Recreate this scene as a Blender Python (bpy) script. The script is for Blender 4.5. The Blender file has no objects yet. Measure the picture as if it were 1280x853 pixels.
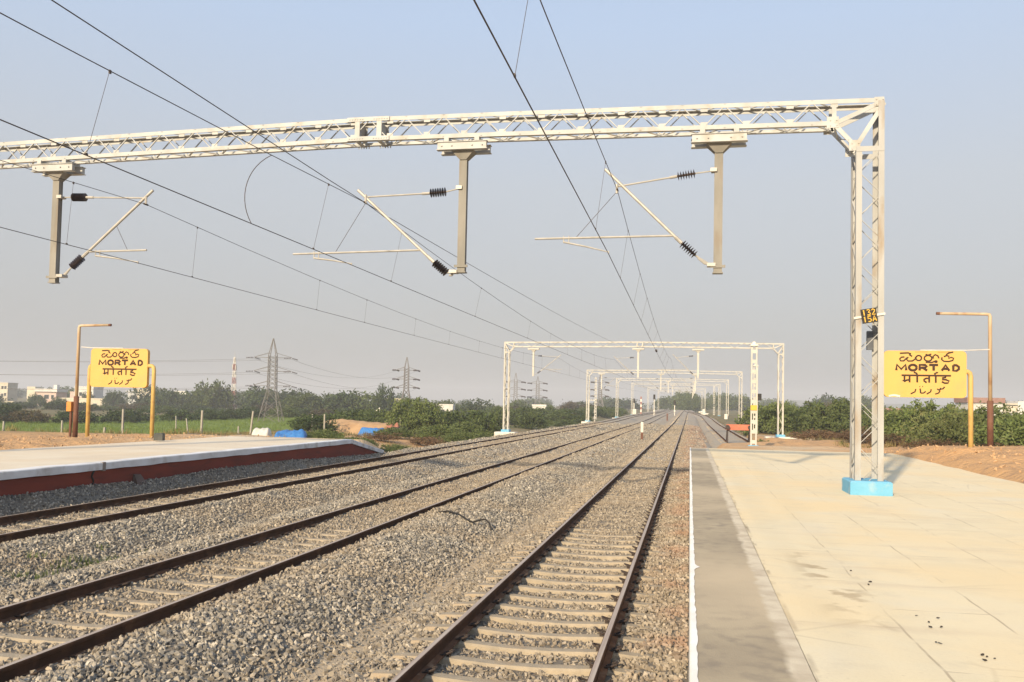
import bpy, bmesh, math, random
import numpy as np
from mathutils import Vector, Matrix
R = math.radians
rnd = random.Random(7)
SC = bpy.context.scene
COL = SC.collection

# ------------------------------------------------------------------ camera
cam_data = bpy.data.cameras.new('camera')
cam = bpy.data.objects.new('camera', cam_data)
COL.objects.link(cam)
SC.camera = cam
cam_data.sensor_width = 36.0
cam_data.lens = 36.0 * 1100.6 / 1280.0
cam_data.shift_y = 0.0266
cam_data.clip_start = 0.1
cam_data.clip_end = 20000
CAM_H = 2.53
cam.matrix_world = (Matrix.Translation((0, 0, CAM_H)) @ Matrix.Rotation(0.2000, 4, 'Z')
                    @ Matrix.Rotation(R(90) + 0.0410, 4, 'X') @ Matrix.Rotation(0.0201, 4, 'Z'))

# ------------------------------------------------------------------ world, sun, exposure
SUN_EL = R(24.0)
SUN_AZ = R(195.0)                    # the sun stands behind the camera and a little to the left
wd = bpy.data.worlds.new('World')
SC.world = wd
wd.use_nodes = True
nt = wd.node_tree
sky = nt.nodes.new('ShaderNodeTexSky')
sky.sky_type = 'NISHITA'
sky.sun_disc = False
sky.sun_elevation = SUN_EL
sky.sun_rotation = SUN_AZ
sky.altitude = 300
sky.air_density = 1.2
sky.dust_density = 4.0
sky.ozone_density = 2.5
bg = nt.nodes['Background']
bg.inputs['Strength'].default_value = 0.10
# dusty air greys the sky, most of all near the horizon; it stays a little bluer away from the sun's side
hsn = nt.nodes.new('ShaderNodeHueSaturation'); hsn.inputs['Saturation'].default_value = 0.6
nt.links.new(sky.outputs[0], hsn.inputs['Color'])
tc = nt.nodes.new('ShaderNodeTexCoord'); sep = nt.nodes.new('ShaderNodeSeparateXYZ'); nt.links.new(tc.outputs['Generated'], sep.inputs[0])
rampn = nt.nodes.new('ShaderNodeValToRGB'); nt.links.new(sep.outputs[2], rampn.inputs[0])
el_ = rampn.color_ramp.elements
el_[0].position = 0.0; el_[0].color = (0.286, 0.279, 0.272, 1); el_[1].position = 0.62; el_[1].color = (0.268, 0.362, 0.540, 1)
for p_, c_ in ((0.10, (0.310, 0.308, 0.308, 1)), (0.24, (0.338, 0.356, 0.382, 1)), (0.40, (0.315, 0.390, 0.510, 1))):
    k_ = rampn.color_ramp.elements.new(p_); k_.color = c_
scl = nt.nodes.new('ShaderNodeVectorMath'); scl.operation = 'SCALE'; scl.inputs['Scale'].default_value = 10.0
nt.links.new(rampn.outputs[0], scl.inputs[0])
mixn = nt.nodes.new('ShaderNodeMix'); mixn.data_type = 'RGBA'; mixn.inputs[0].default_value = 0.82
nt.links.new(hsn.outputs[0], mixn.inputs[6]); nt.links.new(scl.outputs[0], mixn.inputs[7])
nt.links.new(mixn.outputs[2], bg.inputs['Color'])
sun_data = bpy.data.lights.new('sun', 'SUN')
sun_data.energy = 4.2
sun_data.angle = R(1.5)
sun_data.color = (1.0, 0.82, 0.575)
sun = bpy.data.objects.new('sun', sun_data)
COL.objects.link(sun)
sd = Vector((math.sin(SUN_AZ) * math.cos(SUN_EL), math.cos(SUN_AZ) * math.cos(SUN_EL), math.sin(SUN_EL)))
sun.rotation_euler = sd.to_track_quat('Z', 'Y').to_euler()
SC.view_settings.view_transform = 'Standard'
SC.view_settings.look = 'None'
SC.view_settings.gamma = 1
SC.view_settings.use_curve_mapping = False
SC.view_settings.exposure = 0.80
SC.render.engine = 'CYCLES'
SC.cycles.volume_bounces = 0
SC.cycles.max_bounces = 5
SC.cycles.diffuse_bounces = 2

# ------------------------------------------------------------------ materials
MATS = {}
def mat(name, c1, c2=None, scale=3.0, rough=0.85, c3=None, metal=0.0, bump=0.0, bscale=40.0, detail=5.0, lo=0.35, hi=0.65, stretch=None, spec=0.3):
    """noise-mixed procedural material; c3 adds a second, sparser blotch colour"""
    if name in MATS: return MATS[name]
    m = bpy.data.materials.new(name); m.use_nodes = True
    t = m.node_tree; b = t.nodes['Principled BSDF']
    b.inputs['Roughness'].default_value = rough
    b.inputs['Metallic'].default_value = metal
    b.inputs['Specular IOR Level'].default_value = spec
    co = t.nodes.new('ShaderNodeTexCoord').outputs['Object']
    if stretch:
        mp = t.nodes.new('ShaderNodeMapping'); mp.inputs['Scale'].default_value = stretch
        t.links.new(co, mp.inputs[0]); co = mp.outputs[0]
    def noise(s, d=detail):
        n = t.nodes.new('ShaderNodeTexNoise'); n.inputs['Scale'].default_value = s; n.inputs['Detail'].default_value = d
        t.links.new(co, n.inputs['Vector']); return n.outputs['Fac']
    def ramp(f, a, bb):
        r = t.nodes.new('ShaderNodeMapRange'); r.inputs[1].default_value = a; r.inputs[2].default_value = bb
        t.links.new(f, r.inputs[0]); return r.outputs[0]
    def mix(f, A, B):
        x = t.nodes.new('ShaderNodeMix'); x.data_type = 'RGBA'
        t.links.new(f, x.inputs[0])
        for i, v in ((6, A), (7, B)):
            if isinstance(v, tuple): x.inputs[i].default_value = (*v, 1)
            else: t.links.new(v, x.inputs[i])
        return x.outputs[2]
    c2 = c2 or tuple(v * 0.8 for v in c1)
    col = mix(ramp(noise(scale), lo, hi), c1, c2)
    if c3: col = mix(ramp(noise(scale * 0.37 + 1.7), 0.55, 0.72), col, c3)
    t.links.new(col, b.inputs['Base Color'])
    if bump:
        bp = t.nodes.new('ShaderNodeBump'); bp.inputs['Strength'].default_value = bump; bp.inputs['Distance'].default_value = 0.02
        t.links.new(noise(bscale), bp.inputs['Height']); t.links.new(bp.outputs[0], b.inputs['Normal'])
    MATS[name] = m
    return m

def nodes_mat(name):
    m = bpy.data.materials.new(name); m.use_nodes = True
    t = m.node_tree; b = t.nodes['Principled BSDF']; b.inputs['Roughness'].default_value = 0.9
    b.inputs['Specular IOR Level'].default_value = 0.25
    MATS[name] = m
    class N: pass
    n = N(); n.t = t; n.b = b; n.m = m
    def new(k, **kw):
        q = t.nodes.new(k)
        for a, v in kw.items(): setattr(q, a, v)
        return q
    def link(a, bb): t.links.new(a, bb)
    n.new = new; n.link = link
    n.geo = new('ShaderNodeNewGeometry').outputs['Position']
    def noise(s, d=5.0, vec=None, rough=0.5):
        q = new('ShaderNodeTexNoise'); q.inputs['Scale'].default_value = s; q.inputs['Detail'].default_value = d
        q.inputs['Roughness'].default_value = rough
        link(vec or n.geo, q.inputs['Vector']); return q.outputs['Fac']
    def rng(f, a, bb, c=0.0, d=1.0):
        q = new('ShaderNodeMapRange')
        for i, v in ((1, a), (2, bb), (3, c), (4, d)): q.inputs[i].default_value = v
        link(f, q.inputs[0]); return q.outputs[0]
    def mix(f, A, B, mode='MIX'):
        q = new('ShaderNodeMix', data_type='RGBA', blend_type=mode)
        if isinstance(f, float): q.inputs[0].default_value = f
        else: link(f, q.inputs[0])
        for i, v in ((6, A), (7, B)):
            if isinstance(v, tuple): q.inputs[i].default_value = (*v, 1)
            else: link(v, q.inputs[i])
        return q.outputs[2]
    def math_(op, a, bb=None):
        q = new('ShaderNodeMath', operation=op)
        for i, v in ((0, a), (1, bb)):
            if v is None: continue
            if isinstance(v, (int, float)): q.inputs[i].default_value = v
            else: link(v, q.inputs[i])
        return q.outputs[0]
    sx = new('ShaderNodeSeparateXYZ'); link(n.geo, sx.inputs[0])
    n.X, n.Y, n.Z = sx.outputs
    n.noise, n.rng, n.mix, n.math = noise, rng, mix, math_
    def bump(h, s, d=0.02):
        q = new('ShaderNodeBump'); q.inputs['Strength'].default_value = s; q.inputs['Distance'].default_value = d
        link(h, q.inputs['Height']); link(q.outputs[0], b.inputs['Normal'])
    n.bump = bump
    return n

M_STEEL = mat('painted_steel', (0.455, 0.46, 0.445), (0.37, 0.375, 0.36), 2.2, 0.6, c3=(0.35, 0.315, 0.26), spec=0.4, bump=0.1)
M_STEELFAR = mat('white_painted_steel', (0.50, 0.48, 0.42), (0.42, 0.40, 0.35), 1.2, 0.6)
M_POST = mat('weathered_steel', (0.255, 0.24, 0.21), (0.19, 0.18, 0.155), 3.0, 0.65, c3=(0.19, 0.15, 0.11), bump=0.15, stretch=(1, 1, .3))
M_GALV = mat('galvanised_steel', (0.44, 0.42, 0.38), (0.36, 0.34, 0.30), 5.0, 0.5, metal=0.2)
M_INS = mat('insulator_rubber', (0.045, 0.035, 0.035), (0.07, 0.05, 0.045), 8.0, 0.5)
M_WIRE = mat('wire_copper', (0.06, 0.05, 0.045), (0.09, 0.07, 0.06), 2.0, 0.6, metal=0.2)
M_RAIL = mat('rail_rust', (0.085, 0.044, 0.027), (0.06, 0.034, 0.022), 4.0, 0.95, spec=0.08, c3=(0.13, 0.068, 0.038), bump=0.2, bscale=60)
M_RAILFOOT = mat('rail_foot_rust', (0.17, 0.085, 0.045), (0.11, 0.058, 0.035), 6.0, 0.95, c3=(0.24, 0.16, 0.10), spec=0.1)
M_RAILTOP = mat('rail_running_top', (0.43, 0.36, 0.29), (0.31, 0.235, 0.18), 1.5, 0.45, metal=0.0, stretch=(30, .3, 1))
M_CLIP = mat('clip_iron', (0.035, 0.028, 0.025), (0.06, 0.04, 0.03), 9.0, 0.7)
M_SLEEPER = mat('sleeper_concrete', (0.37, 0.305, 0.215), (0.28, 0.235, 0.17), 5.0, 0.95, c3=(0.33, 0.25, 0.16), bump=0.4, bscale=50)
M_BLUE = mat('plinth_blue', (0.13, 0.36, 0.52), (0.16, 0.39, 0.54), 3.0, 0.85, c3=(0.32, 0.43, 0.47), bump=0.5, bscale=18)
M_WHITE = mat('whitewash', (0.66, 0.63, 0.56), (0.54, 0.51, 0.44), 3.0, 0.9, bump=0.2)
M_FASCIA = mat('coping_whitewash', (0.70, 0.70, 0.70), (0.58, 0.57, 0.55), 1.6, 0.9, c3=(0.45, 0.42, 0.38), bump=0.3)
M_REDWALL = mat('red_painted_wall', (0.205, 0.042, 0.024), (0.15, 0.034, 0.022), 1.1, 0.9, c3=(0.12, 0.035, 0.025), bump=0.35, bscale=14, stretch=(1, .5, 2.5))
M_YELLOW = mat('sign_yellow', (0.60, 0.365, 0.108), (0.57, 0.34, 0.098), 1.2, 0.75, c3=(0.52, 0.33, 0.12), stretch=(1, 1, .5))
M_YELLOWPIPE = mat('pipe_yellow', (0.56, 0.385, 0.13), (0.50, 0.335, 0.11), 2.0, 0.65, c3=(0.40, 0.23, 0.09))
M_RUSTYPIPE = mat('rusty_pipe', (0.50, 0.40, 0.27), (0.40, 0.27, 0.15), 2.5, 0.7, c3=(0.24, 0.11, 0.05), stretch=(1, 1, .5))
M_COLUMN = mat('column_steel', (0.385, 0.385, 0.37), (0.305, 0.305, 0.29), 1.6, 0.65, c3=(0.27, 0.215, 0.155), bump=0.15, stretch=(1, 1, .35))
M_BROWN = mat('brown_paint', (0.115, 0.048, 0.030), (0.16, 0.075, 0.045), 2.0, 0.75)
M_LETTER = mat('letter_brown', (0.035, 0.017, 0.010), (0.05, 0.025, 0.015), 6.0, 0.8)
M_BLACK = mat('black_paint', (0.02, 0.018, 0.016), (0.03, 0.026, 0.022), 6.0, 0.7)
M_PLATEYEL = mat('plate_yellow', (0.62, 0.39, 0.06), (0.58, 0.35, 0.05), 6.0, 0.7)
M_ORANGE = mat('box_orange', (0.62, 0.26, 0.06), (0.5, 0.2, 0.05), 4.0, 0.7)
M_TARP = mat('blue_tarp', (0.03, 0.14, 0.38), (0.06, 0.20, 0.46), 2.6, 0.5, c3=(0.02, 0.085, 0.27))
M_SACK = mat('white_sack', (0.55, 0.53, 0.48), (0.45, 0.43, 0.38), 3.0, 0.85)
M_BRICK = mat('brick_heap', (0.36, 0.15, 0.09), (0.28, 0.12, 0.08), 3.0, 0.95)
M_BUFFER = mat('buffer_red', (0.50, 0.16, 0.09), (0.42, 0.13, 0.075), 3.0, 0.7)
M_POSTCON = mat('fence_concrete', (0.34, 0.32, 0.27), (0.27, 0.25, 0.21), 3.0, 0.95)
M_TOWER = mat('tower_steel', (0.17, 0.16, 0.15), (0.14, 0.13, 0.125), 1.0, 0.8)
M_REDWHITE_R = mat('mast_red', (0.30, 0.15, 0.125), (0.26, 0.13, 0.11), 1.0, 0.7)
M_HCREAM = mat('house_cream', (0.56, 0.51, 0.40), (0.48, 0.43, 0.33), 0.5, 0.9)
M_HWHITE = mat('house_white', (0.60, 0.59, 0.55), (0.52, 0.50, 0.46), 0.5, 0.9)
M_HPINK = mat('house_pink', (0.55, 0.42, 0.36), (0.48, 0.36, 0.30), 0.5, 0.9)
M_HBLUE = mat('house_grey', (0.50, 0.52, 0.52), (0.42, 0.43, 0.43), 0.5, 0.9)
M_PANE = mat('dark_pane', (0.03, 0.035, 0.04), (0.05, 0.05, 0.05), 1.0, 0.25)
M_ROOFTIN = mat('roof_tin', (0.25, 0.13, 0.10), (0.30, 0.18, 0.14), 0.8, 0.7)
M_TRUNK = mat('bark', (0.13, 0.09, 0.06), (0.09, 0.065, 0.045), 3.0, 0.95)
M_DUNG = mat('dark_pellet', (0.04, 0.03, 0.025), (0.06, 0.045, 0.03), 9.0, 0.95)
M_PLASTIC = mat('dark_plastic', (0.05, 0.055, 0.05), (0.08, 0.08, 0.07), 4.0, 0.6)
M_GREY = mat('grey_box', (0.42, 0.40, 0.36), (0.34, 0.32, 0.29), 3.0, 0.7)

def foliage_mat(name, a, b_, c):
    n = nodes_mat(name)
    oi = n.new('ShaderNodeObjectInfo').outputs['Random']
    f = n.noise(0.55, 2.0)
    col = n.mix(n.rng(f, 0.35, 0.65), a, b_)
    f2 = n.noise(2.6, 1.0)
    col = n.mix(n.rng(f2, 0.52, 0.72), col, c)
    hs = n.new('ShaderNodeHueSaturation'); n.link(n.rng(oi, 0, 1, 0.8, 1.2), hs.inputs['Value']); n.link(col, hs.inputs['Color'])
    n.link(hs.outputs[0], n.b.inputs['Base Color'])
    n.b.inputs['Roughness'].default_value = 0.7
    n.b.inputs['Specular IOR Level'].default_value = 0.15
    tr = n.new('ShaderNodeBsdfTranslucent'); n.link(hs.outputs[0], tr.inputs['Color'])
    ms = n.new('ShaderNodeMixShader'); ms.inputs[0].default_value = 0.25
    out = n.t.nodes['Material Output']
    n.link(n.b.outputs[0], ms.inputs[1]); n.link(tr.outputs[0], ms.inputs[2]); n.link(ms.outputs[0], out.inputs['Surface'])
    return n.m
M_LEAF_DARK = foliage_mat('leaf_dark', (0.040, 0.062, 0.022), (0.055, 0.082, 0.026), (0.075, 0.095, 0.035))
M_LEAF_MID = foliage_mat('leaf_mid', (0.068, 0.095, 0.027), (0.090, 0.120, 0.036), (0.125, 0.145, 0.055))
M_LEAF_PROS = foliage_mat('leaf_prosopis', (0.095, 0.125, 0.036), (0.125, 0.158, 0.050), (0.175, 0.19, 0.075))
M_LEAF_PALE = foliage_mat('leaf_pale', (0.125, 0.145, 0.048), (0.155, 0.175, 0.062), (0.21, 0.20, 0.09))
M_LEAF_DRY = foliage_mat('leaf_dry', (0.14, 0.085, 0.045), (0.18, 0.11, 0.06), (0.12, 0.10, 0.05))
M_LEAF_BROWN = foliage_mat('leaf_brown', (0.075, 0.055, 0.03), (0.09, 0.07, 0.035), (0.07, 0.08, 0.03))
M_CROP = foliage_mat('leaf_crop', (0.135, 0.19, 0.034), (0.165, 0.22, 0.045), (0.11, 0.16, 0.03))
M_GRASSDRY = foliage_mat('grass_dry', (0.26, 0.20, 0.09), (0.20, 0.17, 0.07), (0.13, 0.14, 0.04))

# ground: orange soil near the line, duller scrub soil farther off
n = nodes_mat('soil')
c = n.mix(n.rng(n.noise(0.22, 6), 0.35, 0.65), (0.53, 0.31, 0.140), (0.45, 0.275, 0.135))
c = n.mix(n.rng(n.noise(1.9, 6), 0.50, 0.74), c, (0.33, 0.205, 0.115))
c = n.mix(n.rng(n.noise(0.06, 4), 0.5, 0.62), c, (0.50, 0.38, 0.24))
scrub = n.mix(n.rng(n.noise(0.09, 5), 0.4, 0.6), (0.12, 0.115, 0.045), (0.20, 0.15, 0.075))
far = n.math('MAXIMUM', n.rng(n.Y, 85, 130), n.rng(n.X, -30, -52))
far = n.math('MAXIMUM', far, n.rng(n.X, 22, 40))
c = n.mix(far, c, scrub)
n.link(c, n.b.inputs['Base Color']); n.bump(n.noise(6.0, 8), 0.8, 0.12)
M_SOIL = n.m
# ballast bed under the loose stones
n = nodes_mat('ballast_bed')
c = n.mix(n.rng(n.noise(14, 4), 0.35, 0.65), (0.30, 0.265, 0.21), (0.42, 0.365, 0.285))
c = n.mix(n.rng(n.noise(55, 2), 0.45, 0.70), c, (0.21, 0.185, 0.15))
c = n.mix(n.rng(n.noise(0.6, 5), 0.5, 0.66), c, (0.38, 0.29, 0.19))
c = n.mix(n.math('MULTIPLY', n.rng(n.math('ABSOLUTE', n.math('ADD', n.X, 3.72)), 0.5, 0.2), 0.7), c, (0.42, 0.32, 0.20))
gap_shade = n.math('MULTIPLY', n.rng(n.Y, 42, 26), n.rng(n.math('ABSOLUTE', n.math('ADD', n.X, 3.72)), 0.2, 0.5))
c = n.mix(n.math('MULTIPLY', gap_shade, 0.75), c, (0.10, 0.085, 0.066))  # near bed coloured darker to paint the shade between the stones
n.link(c, n.b.inputs['Base Color']); n.bump(n.noise(26, 3), 0.6, 0.03)
M_BED = n.m
# loose stones: every stone its own shade, dustier and redder in places
n = nodes_mat('ballast_stone')
oi = n.new('ShaderNodeObjectInfo').outputs['Random']
cr = n.new('ShaderNodeValToRGB')
n.link(oi, cr.inputs[0]); e = cr.color_ramp.elements
e[0].position = 0.0; e[0].color = (0.085, 0.082, 0.078, 1); e[1].position = 1.0; e[1].color = (0.50, 0.45, 0.37, 1)
for p_, c_ in ((0.28, (0.185, 0.17, 0.147, 1)), (0.60, (0.275, 0.247, 0.203, 1)), (0.90, (0.37, 0.33, 0.268, 1))):
    k = cr.color_ramp.elements.new(p_); k.color = c_
c = cr.outputs[0]
grey = n.rng(n.noise(0.5, 4), 0.45, 0.62)
c = n.mix(n.math('MULTIPLY', grey, 0.30), c, (0.29, 0.215, 0.135))
red = n.math('MULTIPLY', n.rng(n.X, -0.75, -0.25), n.rng(n.noise(0.9, 4), 0.40, 0.62))
c = n.mix(n.math('MULTIPLY', red, 0.55), c, (0.27, 0.12, 0.075))
nearT = n.rng(n.math('ABSOLUTE', n.math('ADD', n.X, 1.74)), 2.7, 1.3)
nearM = n.rng(n.math('ABSOLUTE', n.math('ADD', n.X, 7.10)), 1.5, 1.0)
nearL = n.rng(n.math('ABSOLUTE', n.math('ADD', n.X, 13.03)), 1.4, 0.9)
dust = n.math('MAXIMUM', n.math('MAXIMUM', nearT, nearM), nearL)
cool = n.mix(1.0, c, (1.0, 1.0, 0.99), 'MULTIPLY')
c = n.mix(dust, cool, n.mix(0.36, c, (0.33, 0.255, 0.165)))
n.link(c, n.b.inputs['Base Color']); n.b.inputs['Roughness'].default_value = 0.95
M_STONE = n.m
# right platform slabs
n = nodes_mat('platform_slabs')
mp = n.new('ShaderNodeMapping'); mp.inputs['Rotation'].default_value = (0, 0, R(90)); mp.inputs['Location'].default_value = (0.0, 0.02, 0)
wob = n.new('ShaderNodeTexNoise'); wob.inputs['Scale'].default_value = 1.3
n.link(n.geo, wob.inputs['Vector'])
va = n.new('ShaderNodeVectorMath', operation='MULTIPLY_ADD'); va.inputs[1].default_value = (0.06, 0.06, 0); n.link(wob.outputs['Color'], va.inputs[0]); n.link(n.geo, va.inputs[2])
n.link(va.outputs[0], mp.inputs[0])
br = n.new('ShaderNodeTexBrick'); br.offset = 0.37
br.inputs['Scale'].default_value = 1.0; br.inputs['Brick Width'].default_value = 1.9; br.inputs['Row Height'].default_value = 0.86
br.inputs['Mortar Size'].default_value = 0.012; br.inputs['Mortar Smooth'].default_value = 0.4; br.inputs['Bias'].default_value = 0
br.inputs['Color1'].default_value = (0.70, 0.595, 0.395, 1); br.inputs['Color2'].default_value = (0.64, 0.55, 0.37, 1); br.inputs['Mortar'].default_value = (0.44, 0.36, 0.24, 1)
n.link(mp.outputs[0], br.inputs['Vector'])
c = n.mix(n.rng(n.noise(2.7, 5), 0.46, 0.60), br.outputs['Color'], (0.68, 0.585, 0.395))
vo = n.new('ShaderNodeTexVoronoi', feature='DISTANCE_TO_EDGE'); vo.inputs['Scale'].default_value = 0.42; n.link(va.outputs[0], vo.inputs['Vector'])
crk = n.math('MULTIPLY', n.rng(vo.outputs['Distance'], 0.010, 0.003), n.rng(n.noise(0.7, 3), 0.50, 0.56))
c = n.mix(n.math('MULTIPLY', crk, 0.28), c, (0.34, 0.27, 0.18))
jn = n.math('MULTIPLY', n.rng(n.math('ABSOLUTE', n.math('SUBTRACT', n.X, 0.83)), 0.03, 0.008), n.rng(n.noise(2.0, 5), 0.44, 0.58))
c = n.mix(n.math('MULTIPLY', jn, 0.75), c, (0.26, 0.205, 0.14))
c = n.mix(n.rng(n.noise(0.33, 5), 0.42, 0.62), c, (0.71, 0.565, 0.335))
c = n.mix(n.rng(n.noise(0.8, 6), 0.55, 0.75), c, (0.665, 0.585, 0.42))
c = n.mix(n.math('MULTIPLY', n.rng(n.noise(38, 3), 0.60, 0.78), 0.35), c, (0.40, 0.33, 0.23))
c = n.mix(n.math('MULTIPLY', n.rng(n.noise(1.7, 8, rough=0.7), 0.54, 0.70), 0.35), c, (0.52, 0.45, 0.33))
sm = n.new('ShaderNodeMapping'); sm.inputs['Scale'].default_value = (0.35, 2.0, 1); n.link(n.geo, sm.inputs[0])
c = n.mix(n.math('MULTIPLY', n.rng(n.noise(1.1, 7, sm.outputs[0]), 0.56, 0.72), 0.38), c, (0.54, 0.43, 0.29))
# damp brown blotches in a loose trail
dx = n.math('ABSOLUTE', n.math('SUBTRACT', n.X, n.math('MULTIPLY_ADD', n.Y, 0.02)))
st = n.math('MULTIPLY', n.rng(n.math('ABSOLUTE', n.math('SUBTRACT', n.X, 1.42)), 0.34, 0.10), n.rng(n.math('ABSOLUTE', n.math('SUBTRACT', n.Y, 9.6)), 2.4, 0.7))
st = n.math('MULTIPLY', st, n.rng(n.noise(2.3, 3), 0.52, 0.58))
c = n.mix(n.math('MULTIPLY', st, 0.7), c, (0.36, 0.27, 0.16))
n.link(c, n.b.inputs['Base Color']); n.bump(n.noise(30, 6), 0.25, 0.01)
M_SLAB = n.m
# grey worn coping strip
n = nodes_mat('coping_cement')
c = n.mix(n.rng(n.noise(0.9, 7, rough=0.65), 0.35, 0.65), (0.305, 0.25, 0.172), (0.40, 0.33, 0.22))
c = n.mix(n.rng(n.noise(5, 6), 0.5, 0.75), c, (0.235, 0.195, 0.145))
c = n.mix(n.rng(n.noise(0.16, 3), 0.5, 0.62), c, (0.52, 0.42, 0.28))
edge = n.math('MULTIPLY_ADD', n.noise(1.2, 6), 0.5)
edge = n.math('ADD', n.math('MULTIPLY', n.noise(3.0, 5, rough=0.6), 0.15), 0.585)
c = n.mix(n.rng(n.math('SUBTRACT', n.X, edge), -0.02, 0.03), c, n.mix(n.rng(n.noise(4, 5), 0.4, 0.65), (0.60, 0.52, 0.38), (0.46, 0.38, 0.27)))
n.link(c, n.b.inputs['Base Color']); n.bump(n.noise(45, 6), 0.35, 0.01)
M_COPING = n.m
n = nodes_mat('left_slabs')
c = n.mix(n.rng(n.noise(0.5, 5), 0.4, 0.6), (0.66, 0.58, 0.445), (0.60, 0.51, 0.38))
c = n.mix(n.rng(n.noise(0.16, 4), 0.5, 0.6), c, (0.63, 0.51, 0.35))
n.link(c, n.b.inputs['Base Color']); n.bump(n.noise(30, 6), 0.25, 0.01)
M_LSLAB = n.m

# ------------------------------------------------------------------ mesh helpers
class MB:
    def __init__(s): s.v = []; s.f = []; s.mi = []; s.cur = 0
    def add(s, vs, fs):
        o = len(s.v); s.v += [tuple(v) for v in vs]; s.f += [tuple(i + o for i in f) for f in fs]; s.mi += [s.cur] * len(fs); return s
    def hexa(s, b, t):
        return s.add(list(b) + list(t), [(3, 2, 1, 0), (4, 5, 6, 7), (0, 1, 5, 4), (1, 2, 6, 5), (2, 3, 7, 6), (3, 0, 4, 7)])
    def box(s, x0, x1, y0, y1, z0, z1):
        return s.hexa([(x0, y0, z0), (x1, y0, z0), (x1, y1, z0), (x0, y1, z0)], [(x0, y0, z1), (x1, y0, z1), (x1, y1, z1), (x0, y1, z1)])
    def bbox(s, x0, x1, y0, y1, z0, z1, b=0.02):
        s.hexa([(x0, y0, z0), (x1, y0, z0), (x1, y1, z0), (x0, y1, z0)], [(x0, y0, z1 - b), (x1, y0, z1 - b), (x1, y1, z1 - b), (x0, y1, z1 - b)])
        return s.hexa([(x0, y0, z1 - b), (x1, y0, z1 - b), (x1, y1, z1 - b), (x0, y1, z1 - b)], [(x0 + b, y0 + b, z1), (x1 - b, y0 + b, z1), (x1 - b, y1 - b, z1), (x0 + b, y1 - b, z1)])
    def frame(s, p0, p1, up):
        p0, p1 = Vector(p0), Vector(p1); d = (p1 - p0).normalized(); u = Vector(up)
        a = d.cross(u)
        if a.length < 1e-4: a = d.cross(Vector((1, 0, 0)))
        a.normalize(); b = a.cross(d).normalized(); return p0, p1, a, b
    def bar(s, p0, p1, w, h, up=(0, 0, 1)):
        p0, p1, a, b = s.frame(p0, p1, up); a = a * w / 2; b = b * h / 2
        return s.hexa([p0 - a - b, p0 + a - b, p0 + a + b, p0 - a + b], [p1 - a - b, p1 + a - b, p1 + a + b, p1 - a + b])
    def angle(s, p0, p1, w, th, da, db):
        """L-section: two thin legs from the corner line p0-p1 along unit directions da and db"""
        p0, p1, da, db = Vector(p0), Vector(p1), Vector(da), Vector(db)
        for a, b in ((da, db), (db, da)):
            q = [p0, p0 + a * w, p0 + a * w + b * th, p0 + b * th] if a is da else [p0 + b * th * 1.02, p0 + b * th * 1.02 + a * th, p0 + a * w * 1.0 + b * 0 , p0]
        # first leg full width, second leg starts past the first leg's thickness
        A = [p0, p0 + da * w, p0 + da * w + db * th, p0 + db * th]; B = [x + (p1 - p0) for x in A]; s.hexa(A, B)
        A = [p0 + db * th, p0 + da * th + db * th, p0 + da * th + db * w, p0 + db * w]; B = [x + (p1 - p0) for x in A]; s.hexa(A, B)
        return s
    def tube(s, pts, r, n=8, cap=True, flat=None):
        pts = [Vector(p) for p in pts]; rs = r if isinstance(r, (list, tuple)) else [r] * len(pts)
        vs = []; fs = []; prev = None
        for i, p in enumerate(pts):
            d = (pts[min(i + 1, len(pts) - 1)] - pts[max(i - 1, 0)]).normalized()
            if prev is None:
                a = d.orthogonal().normalized()
                if flat: a = Vector(flat).cross(d).normalized()
            else:
                a = (prev - d * prev.dot(d))
                a = a.normalized() if a.length > 1e-6 else d.orthogonal().normalized()
            prev = a; b = d.cross(a)
            k = 0.12 if flat else 1.0
            for j in range(n):
                t = 2 * math.pi * j / n; vs.append(p + a * (rs[i] * math.cos(t)) + b * (rs[i] * k * math.sin(t)))
        for i in range(len(pts) - 1):
            for j in range(n):
                fs.append((i * n + j, i * n + (j + 1) % n, (i + 1) * n + (j + 1) % n, (i + 1) * n + j))
        if cap: fs.append(tuple(range(n - 1, -1, -1))); fs.append(tuple((len(pts) - 1) * n + j for j in range(n)))
        return s.add(vs, fs)
    def build(s, name, m, parent=None, loc=None, smooth=False):
        me = bpy.data.meshes.new(name); me.from_pydata(s.v, [], s.f)
        ms = m if isinstance(m, (list, tuple)) else [m]
        for q in ms: me.materials.append(q)
        if len(ms) > 1: me.polygons.foreach_set('material_index', s.mi)
        if smooth: me.polygons.foreach_set('use_smooth', [True] * len(me.polygons))
        me.update()
        return link(name, me, parent, loc)
def link(name, me, parent=None, loc=None):
    o = bpy.data.objects.new(name, me); COL.objects.link(o)
    if parent: o.parent = parent
    if loc: o.location = loc
    return o
def tag(o, label, cat, group=None, kind=None):
    o['label'] = label; o['category'] = cat
    if group: o['group'] = group
    if kind: o['kind'] = kind
    return o
def struct(o): o['kind'] = 'structure'; return o
def thing(name, label, cat, loc=(0, 0, 0), rz=0.0, group=None):
    o = bpy.data.objects.new(name, None); COL.objects.link(o); o.location = loc; o.rotation_euler = (0, 0, rz)
    o.empty_display_size = 0.2
    return tag(o, label, cat, group)
def copy_tree(o, parent=None):
    c_ = o.copy(); COL.objects.link(c_)
    if parent: c_.parent = parent
    for ch in list(o.children): copy_tree(ch, c_)
    return c_
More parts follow.
